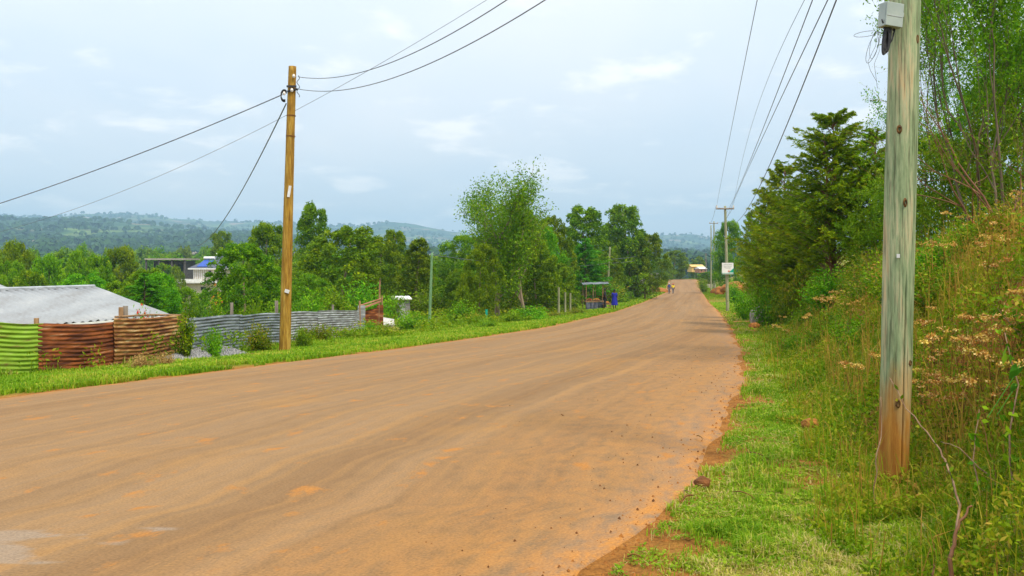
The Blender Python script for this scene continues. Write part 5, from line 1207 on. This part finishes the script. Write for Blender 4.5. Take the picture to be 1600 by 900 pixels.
TT = (np.arange(n)[:, None, None] * 4 + np.array([[0, 1, 3], [1, 2, 3], [2, 0, 3], [0, 2, 1]])[None]).reshape(-1, 3)
tag(newmesh('gravel_heap', VV.reshape(-1, 3), T=TT, mat=M['gravelstone'], attrs={'rnd': np.repeat(r.uniform(0, 1, n), 4)}), 'low heap of grey gravel in front of the dark grey fence', 'gravel', kind='stuff')
# crumbs of soil and grit on the road
n = 1500; r = np.random.default_rng(19); Yc = 3.6 * (22 / 3.6) ** (r.uniform(0, 1, n) ** 1.1); ec = np.abs(r.normal(size=n)) * 1.6 + r.uniform(-.1, .4, n); Xc = XR(Yc) - ec
keep = fbm(Xc, Yc, .6, 90, 3) > .44; Xc, Yc = Xc[keep], Yc[keep]; n = len(Xc); sc = r.uniform(.1, 1, n) ** 6.0 * .50 + .06
Zc = ref(Yc) + .022; P = np.stack([Xc, Yc, Zc], -1); an = r.uniform(0, 6.28, n); ca, sa = np.cos(an), np.sin(an)
VV = np.stack([np.stack([ca * v[0] - sa * v[1], sa * v[0] + ca * v[1], 0 * ca + v[2]], -1) for v in tet * np.array([1, 1, .8])], 1) * sc[:, None, None] + P[:, None]
TT = (np.arange(n)[:, None, None] * 4 + np.array([[0, 1, 3], [1, 2, 3], [2, 0, 3], [0, 2, 1]])[None]).reshape(-1, 3)
tag(newmesh('soil_crumbs', VV.reshape(-1, 3), T=TT, mat=M['darksoil']), 'crumbs of dark soil strewn on the right side of the road', 'soil crumbs', kind='stuff')
r = np.random.default_rng(29); n = 2600; Yc = 3.3 * (18 / 3.3) ** r.uniform(0, 1, n); Xc = XR(Yc) + r.normal(size=n) * .22 + .12; sc = r.uniform(.1, 1, n) ** 4 * .75 + .08
P = np.stack([Xc, Yc, np.maximum(H(Xc, Yc), np.where(Xc < XR(Yc) - .1, ref(Yc) + .008, -99)) + .006], -1); an = r.uniform(0, 6.28, n); ca, sa = np.cos(an), np.sin(an)
VV = np.stack([np.stack([ca * v[0] - sa * v[1], sa * v[0] + ca * v[1], 0 * ca + v[2]], -1) for v in tet * np.array([1, .8, .7])], 1) * sc[:, None, None] + P[:, None]
TT = (np.arange(n)[:, None, None] * 4 + np.array([[0, 1, 3], [1, 2, 3], [2, 0, 3], [0, 2, 1]])[None]).reshape(-1, 3)
tag(newmesh('red_soil_crumbs', VV.reshape(-1, 3), T=TT, mat=M['soil']), 'crumbs of red soil along the right edge of the road', 'soil crumbs', kind='stuff')
def stick(px0, py0, px1, py1, rad, label, mat=None, lift=.02, on_road=True):
    pts = []
    for i in range(6):
        t = i / 5; px, py = px0 + (px1 - px0) * t, py0 + (py1 - py0) * t; Y = hitY(py); x = (px - 800) / F * Y
        z = (float(ref(Y)) + .03 if on_road else height_at(x, Y) + .03) + lift * math.sin(math.pi * t) + rad; pts.append((x + .006 * math.sin(i * 2), Y, z))
    tag(MB().tube(pts, [rad * .6, rad, rad, rad * .9, rad * .7, rad * .4], 6).build('stick', mat or M['twig'], None, True), label, 'stick')
stick(1062, 793, 1086, 782, .006, 'curved dark stick on the road edge below the largest clod', M['darksoil'])
stick(1068, 775, 1080, 781, .003, 'thin twig touching the curved dark stick')
stick(1088, 687, 1098, 693, .006, 'short pale stick lying on the road', M['dry'])
stick(1143, 642, 1172, 640, .006, 'pale stick where the grass meets the road', M['dry'], on_road=False)
stick(1165, 714, 1200, 728, .006, 'pale dry stalk lying in the grass above the others', M['dry'], on_road=False)
stick(1145, 779, 1180, 792, .005, 'pale dry stalk lying in the grass right of the largest clod', M['dry'], on_road=False)
stick(980, 879, 1003, 882, .006, 'pale stalk on bare soil at the bottom of the picture', M['dry'], on_road=False)

# foreground twigs at right
def stem(pts, rad, name, label, mat, cat='twig', leaves_=0, lm=None, ls=.05, seed=0):
    P3 = [at(*q) for q in pts]; root = empty(name, tuple(P3[0]))
    r = np.random.default_rng(seed); 
    # smooth path
    out = []
    for i in range(len(P3) - 1):
        for k in range(4): out.append(P3[i].lerp(P3[i + 1], k / 4) + Vector(tuple(r.normal(size=3) * .004)))
    out.append(P3[-1]); o3 = P3[0]; n_ = len(out)
    MB().tube([q - o3 for q in out], [rad * (1 - .65 * i / n_) for i in range(n_)], 7).build('stem', mat, root, True)
    if leaves_:
        idx = r.integers(n_ // 4, n_, leaves_); C = np.array([tuple(out[i] - o3) for i in idx]) + r.normal(size=(leaves_, 3)) * .03
        U, W = rand_axes(leaves_, r, .2); l_ = ls * r.uniform(.7, 1.3, leaves_); v, q, a = leaves(C, U, W, l_, l_ * .6, r.uniform(0, 1, leaves_)); newmesh('leaves', v, Q=q, mat=lm or M['bright'], parent=root, attrs={'rnd': a})
    return tag(root, label, cat)
stem([(1484, 925, 3.6), (1487, 870, 3.62), (1490, 845, 3.65), (1500, 815, 3.68), (1519, 790, 3.7)], .011, 'dead_branch', 'dark reddish dead branch sticking up at the bottom right', M['redbark'], 'branch')
stem([(1456, 915, 3.6), (1460, 895, 3.6), (1458, 882, 3.6)], .006, 'dead_branch', 'short broken twig left of the dark dead branch', M['redbark'], 'branch')
stem([(1487, 905, 3.8), (1500, 790, 4.2), (1478, 720, 4.6), (1460, 690, 4.8), (1418, 640, 5.0), (1390, 590, 5.2)], .007, 'arching_twig', 'pale twig arching across the foot of the green pole', M['twig'], leaves_=18, lm=M['weed'], ls=.04, seed=2)
stem([(1366, 800, 5.4), (1368, 720, 5.5), (1378, 670, 5.6), (1376, 620, 5.7)], .006, 'bare_twig', 'bare brown twig standing left of the green pole foot', M['twig'], seed=3)
stem([(1585, 905, 4.0), (1590, 800, 4.3), (1575, 700, 4.6), (1590, 600, 4.9), (1570, 520, 5.1)], .008, 'weed_stem', 'tall weed stem with big leaves at the right edge', M['twig'], 'weed', 34, M['bright'], .07, 4)
stem([(1545, 905, 4.2), (1540, 800, 4.5), (1520, 720, 4.8), (1530, 640, 5.0)], .006, 'weed_stem', 'weed stem left of the tall one at the right edge', M['twig'], 'weed', 30, M['bright'], .06, 5)
stem([(1600, 860, 4.0), (1560, 760, 4.6), (1500, 700, 4.8), (1470, 690, 5)], .005, 'arching_twig', 'thin brown twig arching left from the lower right edge', M['twig'], seed=6)
stem([(1570, 880, 4.4), (1555, 740, 4.8), (1535, 660, 5.1), (1500, 600, 5.3)], .005, 'bare_twig', 'bare stalk rising between the leafy weeds at lower right', M['dry'], seed=7)
# big heart shaped leaf
def big_leaf(px, py, Y, s, label):
    c = at(px, py, Y); pts = [(0, 0, 0), (.35, .02, .25), (.5, .06, .0), (.38, .04, -.35), (0, .1, -.75), (-.38, .04, -.35), (-.5, .06, 0), (-.35, .02, .25)]
    mb = MB(); mb.poly([(x * s, y * s, z * s) for x, y, z in pts], [(0, 1, 2), (0, 2, 3), (0, 3, 4), (0, 4, 5), (0, 5, 6), (0, 6, 7)]); mb.tube([(0, 0, 0), (.05 * s, .05 * s, .2 * s), (.3 * s, .1 * s, -.5 * s), (.3 * s, .1 * s, -3.2 * s)], .0025, 5)
    o = mb.build('broad_leaf', M['leafbig'], None); o.location = c; o.rotation_euler = (.4, .3, .5); sol = o.modifiers.new('t', 'SOLIDIFY'); sol.thickness = .0008
    tag(o, label, 'leaf')
M['leafbig'] = nmat('fresh_leaf', (.07, .30, .02), (.12, .42, .03), 12, rough=.45, bstr=.1)
big_leaf(1590, 576, 4.6, .10, 'large bright heart shaped leaf at the right edge')
big_leaf(1586, 603, 4.7, .06, 'smaller bright leaf under the heart shaped one')

# side path and dirt banks on the right
p0, p1 = at(1150, 496, 40), at(1195, 487, 42)
mb = MB(); V = []
for i in range(9):
    t = i / 8; x = float(XR(40)) + .3 + t * 3.0; y = 40 + t * 2.0
    for w in (-.45, .45): V.append((x, y + w, height_at(x, y + w) + .05))
mb.poly(V, [(2 * i, 2 * i + 2, 2 * i + 3, 2 * i + 1) for i in range(8)]); o = mb.build('footpath', M['soil'], None); tag(o, kind='structure')
p = at(1118, 452, 140); rock('earth_mound', (p.x, 140, height_at(p.x, 140) + .3), (.8, .8, .6), 21, M['soil'], 'orange earth mound at the foot of the twin poles', 'mound')
p = at(1124, 447, 132); rock('earth_mound', (p.x, 132, height_at(p.x, 132) + .5), (.8, .9, .9), 22, M['soil'], 'orange earth mound right of the twin poles', 'mound')
p = at(1147, 436, 120); rock('earth_mound', (p.x, 120, height_at(p.x, 120) + 1.2), (2.0, 1.5, 1.0), 23, M['soil'], 'strip of orange earth right of the white sign pole', 'mound')
p = at(1025, 447, 150); rock('earth_mound', (p.x, 150, height_at(p.x, 150) + .1), (2.6, 1.5, .8), 24, M['soil'], 'red earth cutting left of the walkers', 'mound')
mb = MB(); p = at(1098, 448, 168); mb.box((0, 0, .3), (2.0, 1.2, .9)); mb.box((1.6, .3, .35), (.5, .5, 1.1)); o = mb.build('culvert', M['concrete'], None, bevel=.03); o.location = (p.x + .8, 168, height_at(p.x + .8, 168)); tag(o, 'low concrete culvert wall on the right beyond the verge', 'culvert')

# ---------------------------------------------------------------- market stall
sb = at(929, 484, 70); sb.z = height_at(sb.x, 70); st = empty('market_stall', sb, R(10))
hx = .88; zt = 2.15
for x, y, h in ((-hx, -.5, zt), (-.28, -.5, zt - .02), (hx * .62, -.5, zt), (hx, .55, zt), (-hx, .55, zt), (.2, .55, zt)):
    MB().tube([(x, y, -.1), (x + .02, y, h)], .035, 6).build('post', M['wood'], st)
corr_ = np.array
o = corr_slab((sb.x - 1.05, 69.2, sb.z + zt), (2.2, .1, .06), (0, 1.7, .12), 0, M['c_dark'], 'roof', st, .12, .02); o.rotation_euler = (0, 0, R(-10))
MB().box((0, 0, .72), (1.7, 1.0, .06)).build('table_top', M['wood'], st)
tb = MB(); k = 24
for i in range(k):
    x = -.9 + 1.8 * i / (k - 1); y = -.56 - .05 * math.sin(i * 1.3); tb.v += [(x, y, .66), (x + .03 * math.sin(i), y - .08 - .06 * math.sin(i * 2.1), .05), (x, y + .02, .66), (x + .03 * math.sin(i), y - .06 - .06 * math.sin(i * 2.1), .05)]
for i in range(k - 1): a = i * 4; tb.f += [(a, a + 1, a + 5, a + 4), (a + 2, a + 6, a + 7, a + 3)]
tb.build('tarpaulin', M['tarp'], st)
tag(st, 'roadside market stall of thin posts with a tin roof and grey tarpaulin', 'stall')
def heap(name, x, y, z, rx_, n, mat, label):
    root = empty(name, (x, y, z)); r = random.Random(int(x * 100)); mb = MB()
    mb.tube([(0, 0, 0), (0, 0, .10)], [rx_, rx_ * 1.15], 12); mb.build('basin', M['wood'], root); mb = MB()
    for i in range(n):
        a, q = r.uniform(0, 6.28), r.uniform(0, 1) ** .5 * rx_; c = (q * math.cos(a), q * math.sin(a), .12 + .10 * (1 - q / rx_)); mb.tube([(c[0], c[1], c[2] - .035), (c[0], c[1], c[2] - .012), (c[0], c[1], c[2] + .02), (c[0], c[1], c[2] + .035)], [.012, .036, .034, .012], 6)
    mb.build('fruit', mat, root); tag(root, label, 'fruit tray')
heap('fruit_tray', sb.x + .15, 69.9, sb.z + .76, .26, 26, M['fruit'], 'tray of orange fruit in the middle of the stall table')
heap('fruit_tray', sb.x - .45, 69.9, sb.z + .76, .22, 20, M['red'], 'tray of red fruit at the left of the stall table')
heap('fruit_tray', sb.x + .95, 69.2, sb.z + .55, .26, 20, M['fruit'], 'tray of fruit on the low crate at the right end of the stall')
mb = MB(); 
for q in (-.3, .3):
    for w in (-.2, .2): mb.tube([(q, w, 0), (q * .95, w, .5)], .025, 5)
mb.box((0, 0, .52), (.72, .5, .05)); mb.box((0, -.2, .28), (.62, .03, .05)); o = mb.build('low_bench', M['wood'], None); o.location = (sb.x + .95, 69.2, sb.z); tag(o, 'low wooden bench at the right end of the stall', 'bench')

# ---------------------------------------------------------------- people
def person(name, loc, h, rz, label, top, bottom, pose='stand', head=None, dress=False, hairm='hair', sandals=None):
    root = empty(name, loc, rz); s = h / 1.75
    if pose == 'walk': fl, fr, al, ar = .26, -.26, -.22, .22
    else: fl, fr, al, ar = .02, -.04, .08, .16
    J = {'pel': (0, 0, .95, .13), 'sp': (0, .01, 1.15, .125), 'ch': (0, .0, 1.36, .15), 'ne': (0, -.01, 1.50, .06), 'hd': (0, -.02, 1.60, .085), 'ht': (0, -.01, 1.69, .085),
         'sl': (-.19, 0, 1.42, .06), 'el': (-.24, -al * .4, 1.14, .045), 'wl': (-.22, -al - .05, .90, .032), 'hl': (-.21, -al - .08, .82, .035),
         'sr': (.19, 0, 1.42, .06), 'er': (.24, -ar * .4, 1.14, .045), 'wr': (.22, -ar - .05, .90, .032), 'hr': (.21, -ar - .08, .82, .035),
         'pl': (-.10, 0, .90, .095), 'kl': (-.11, -fl * .55 - .02, .50, .062), 'al': (-.11, -fl + (.05 if fl < 0 else 0), .10, .042), 'tl': (-.12, -fl - .14, .04, .035),
         'pr': (.10, 0, .90, .095), 'kr': (.11, -fr * .55 - .02, .50, .062), 'ar': (.11, -fr + (.05 if fr < 0 else 0), .10, .042), 'tr': (.12, -fr - .14, .04, .035)}
    if pose == 'stand2': J['hr'] = (.16, -.42, 1.12, .035); J['wr'] = (.18, -.34, 1.08, .032)
    names = list(J); E = [('pel', 'sp'), ('sp', 'ch'), ('ch', 'ne'), ('ne', 'hd'), ('hd', 'ht'), ('ch', 'sl'), ('sl', 'el'), ('el', 'wl'), ('wl', 'hl'), ('ch', 'sr'), ('sr', 'er'), ('er', 'wr'), ('wr', 'hr'), ('pel', 'pl'), ('pl', 'kl'), ('kl', 'al'), ('al', 'tl'), ('pel', 'pr'), ('pr', 'kr'), ('kr', 'ar'), ('ar', 'tr')]
    def skinned(nm, subset, mat, grow):
        nn = [q for q in names if q in subset]; me = bpy.data.meshes.new(nm)
        me.from_pydata([tuple(np.array(J[q][:3]) * s) for q in nn], [(nn.index(a), nn.index(b)) for a, b in E if a in nn and b in nn], []); me.materials.append(mat)
        o = bpy.data.objects.new(nm, me); COL.objects.link(o); o.parent = root
        o.modifiers.new('skin', 'SKIN'); sv = me.skin_vertices[0].data
        for i, q in enumerate(nn): rr_ = J[q][3] * s * grow; sv[i].radius = (rr_, rr_)
        sv[0].use_root = True; sb_ = o.modifiers.new('sub', 'SUBSURF'); sb_.levels = sb_.render_levels = 2
        return o
    skinned('body', names, M['skin'], 1.0)
    skinned('shirt', {'sp', 'ch', 'sl', 'el', 'sr', 'er', 'pel'}, top, 1.22)
    if dress:
        mb = MB(); k = 20; V = []
        rows = [(1.38, .17, .13), (1.2, .17, .14), (1.0, .21, .17), (.75, .25, .21), (.42, .29, .25)]
        for z, a, b_ in rows:
            for j in range(k): t = 6.2832 * j / k; w = 1 + .06 * math.sin(5 * t) * (1.4 - z); V.append((a * w * math.cos(t) * s, b_ * w * math.sin(t) * s, z * s))
        mb.poly(V, [(i * k + j, (i + 1) * k + j, (i + 1) * k + (j + 1) % k, i * k + (j + 1) % k) for i in range(len(rows) - 1) for j in range(k)]); mb.build('dress', bottom, root, True)
    else: skinned('trousers', {'pel', 'pl', 'kl', 'al', 'pr', 'kr', 'ar'}, bottom, 1.2)
    mb = MB(); k = 14; rows = [(1.66, .098), (1.72, .10), (1.76, .075), (1.79, .03)]
    mb.poly([(rd * math.cos(6.2832 * j / k) * s, (rd * 1.05 * math.sin(6.2832 * j / k) + .005) * s, z * s) for z, rd in rows for j in range(k)], [(i * k + j, i * k + (j + 1) % k, (i + 1) * k + (j + 1) % k, (i + 1) * k + j) for i in range(3) for j in range(k)] + [tuple(3 * k + j for j in range(k))])
    mb.build('hat' if head else 'hair', head or M[hairm], root, True)
    if sandals:
        for q in ('l', 'r'):
            a = J['a' + q]; b_ = J['t' + q]; mb = MB(); mb.box(((a[0]) * s, (a[1] + b_[1]) / 2 * s, .02), (.10, .27, .04)); mb.build('shoe', sandals, root, bevel=.01)
    return tag(root, label, 'person')
p = at(960, 485, 66); person('person', (p.x, 66, height_at(p.x, 66) + .02), 1.62, R(190), 'person in a bright blue dress standing at the stall', M['bluecloth'], M['bluecloth'], 'stand2', dress=True, sandals=M['teal'])
p = at(945, 478, 69); person('person', (p.x, 69, height_at(p.x, 69) + .02), 1.70, R(80), 'person in dark clothes between the stall and the blue dress', M['darkcloth'], M['darkcloth'], 'stand2')
p = at(1045.5, 459, 138); person('person', (p.x, 138, roadz(p.x, 138)), 1.74, R(180), 'walker in a navy jacket and pale cap on the road edge', M['navycloth'], M['greycloth'], 'walk', head=M['whitecloth'])
p = at(1051, 459, 138); person('person', (p.x, 137.6, roadz(p.x, 137.6)), 1.68, R(178), 'walker in a yellow top and red cap on the road', M['yellowcloth'], M['greycloth'], 'walk', head=M['redcloth'])

# ---------------------------------------------------------------- haze
mb = MB(); mb.box((0, 2800, 110), (9000, 5700, 400)); hz = mb.build('haze', None or bpy.data.materials.new('haze_air'), None)
hm = hz.data.materials[0]; hm.use_nodes = True; t = hm.node_tree; t.nodes.clear()
pv = N(t, 'ShaderNodeVolumePrincipled'); pv.inputs['Density'].default_value = 2.5e-4; pv.inputs['Color'].default_value = (.48, .77, 1.0, 1); pv.inputs['Anisotropy'].default_value = 0
om = N(t, 'ShaderNodeOutputMaterial'); t.links.new(pv.outputs[0], om.inputs['Volume'])
tag(hz, 'pale blue haze in the air towards the hills', 'haze', kind='stuff')
for o in bpy.data.objects:
    if '_used' in o: del o['_used']
    if '_h' in o: del o['_h']
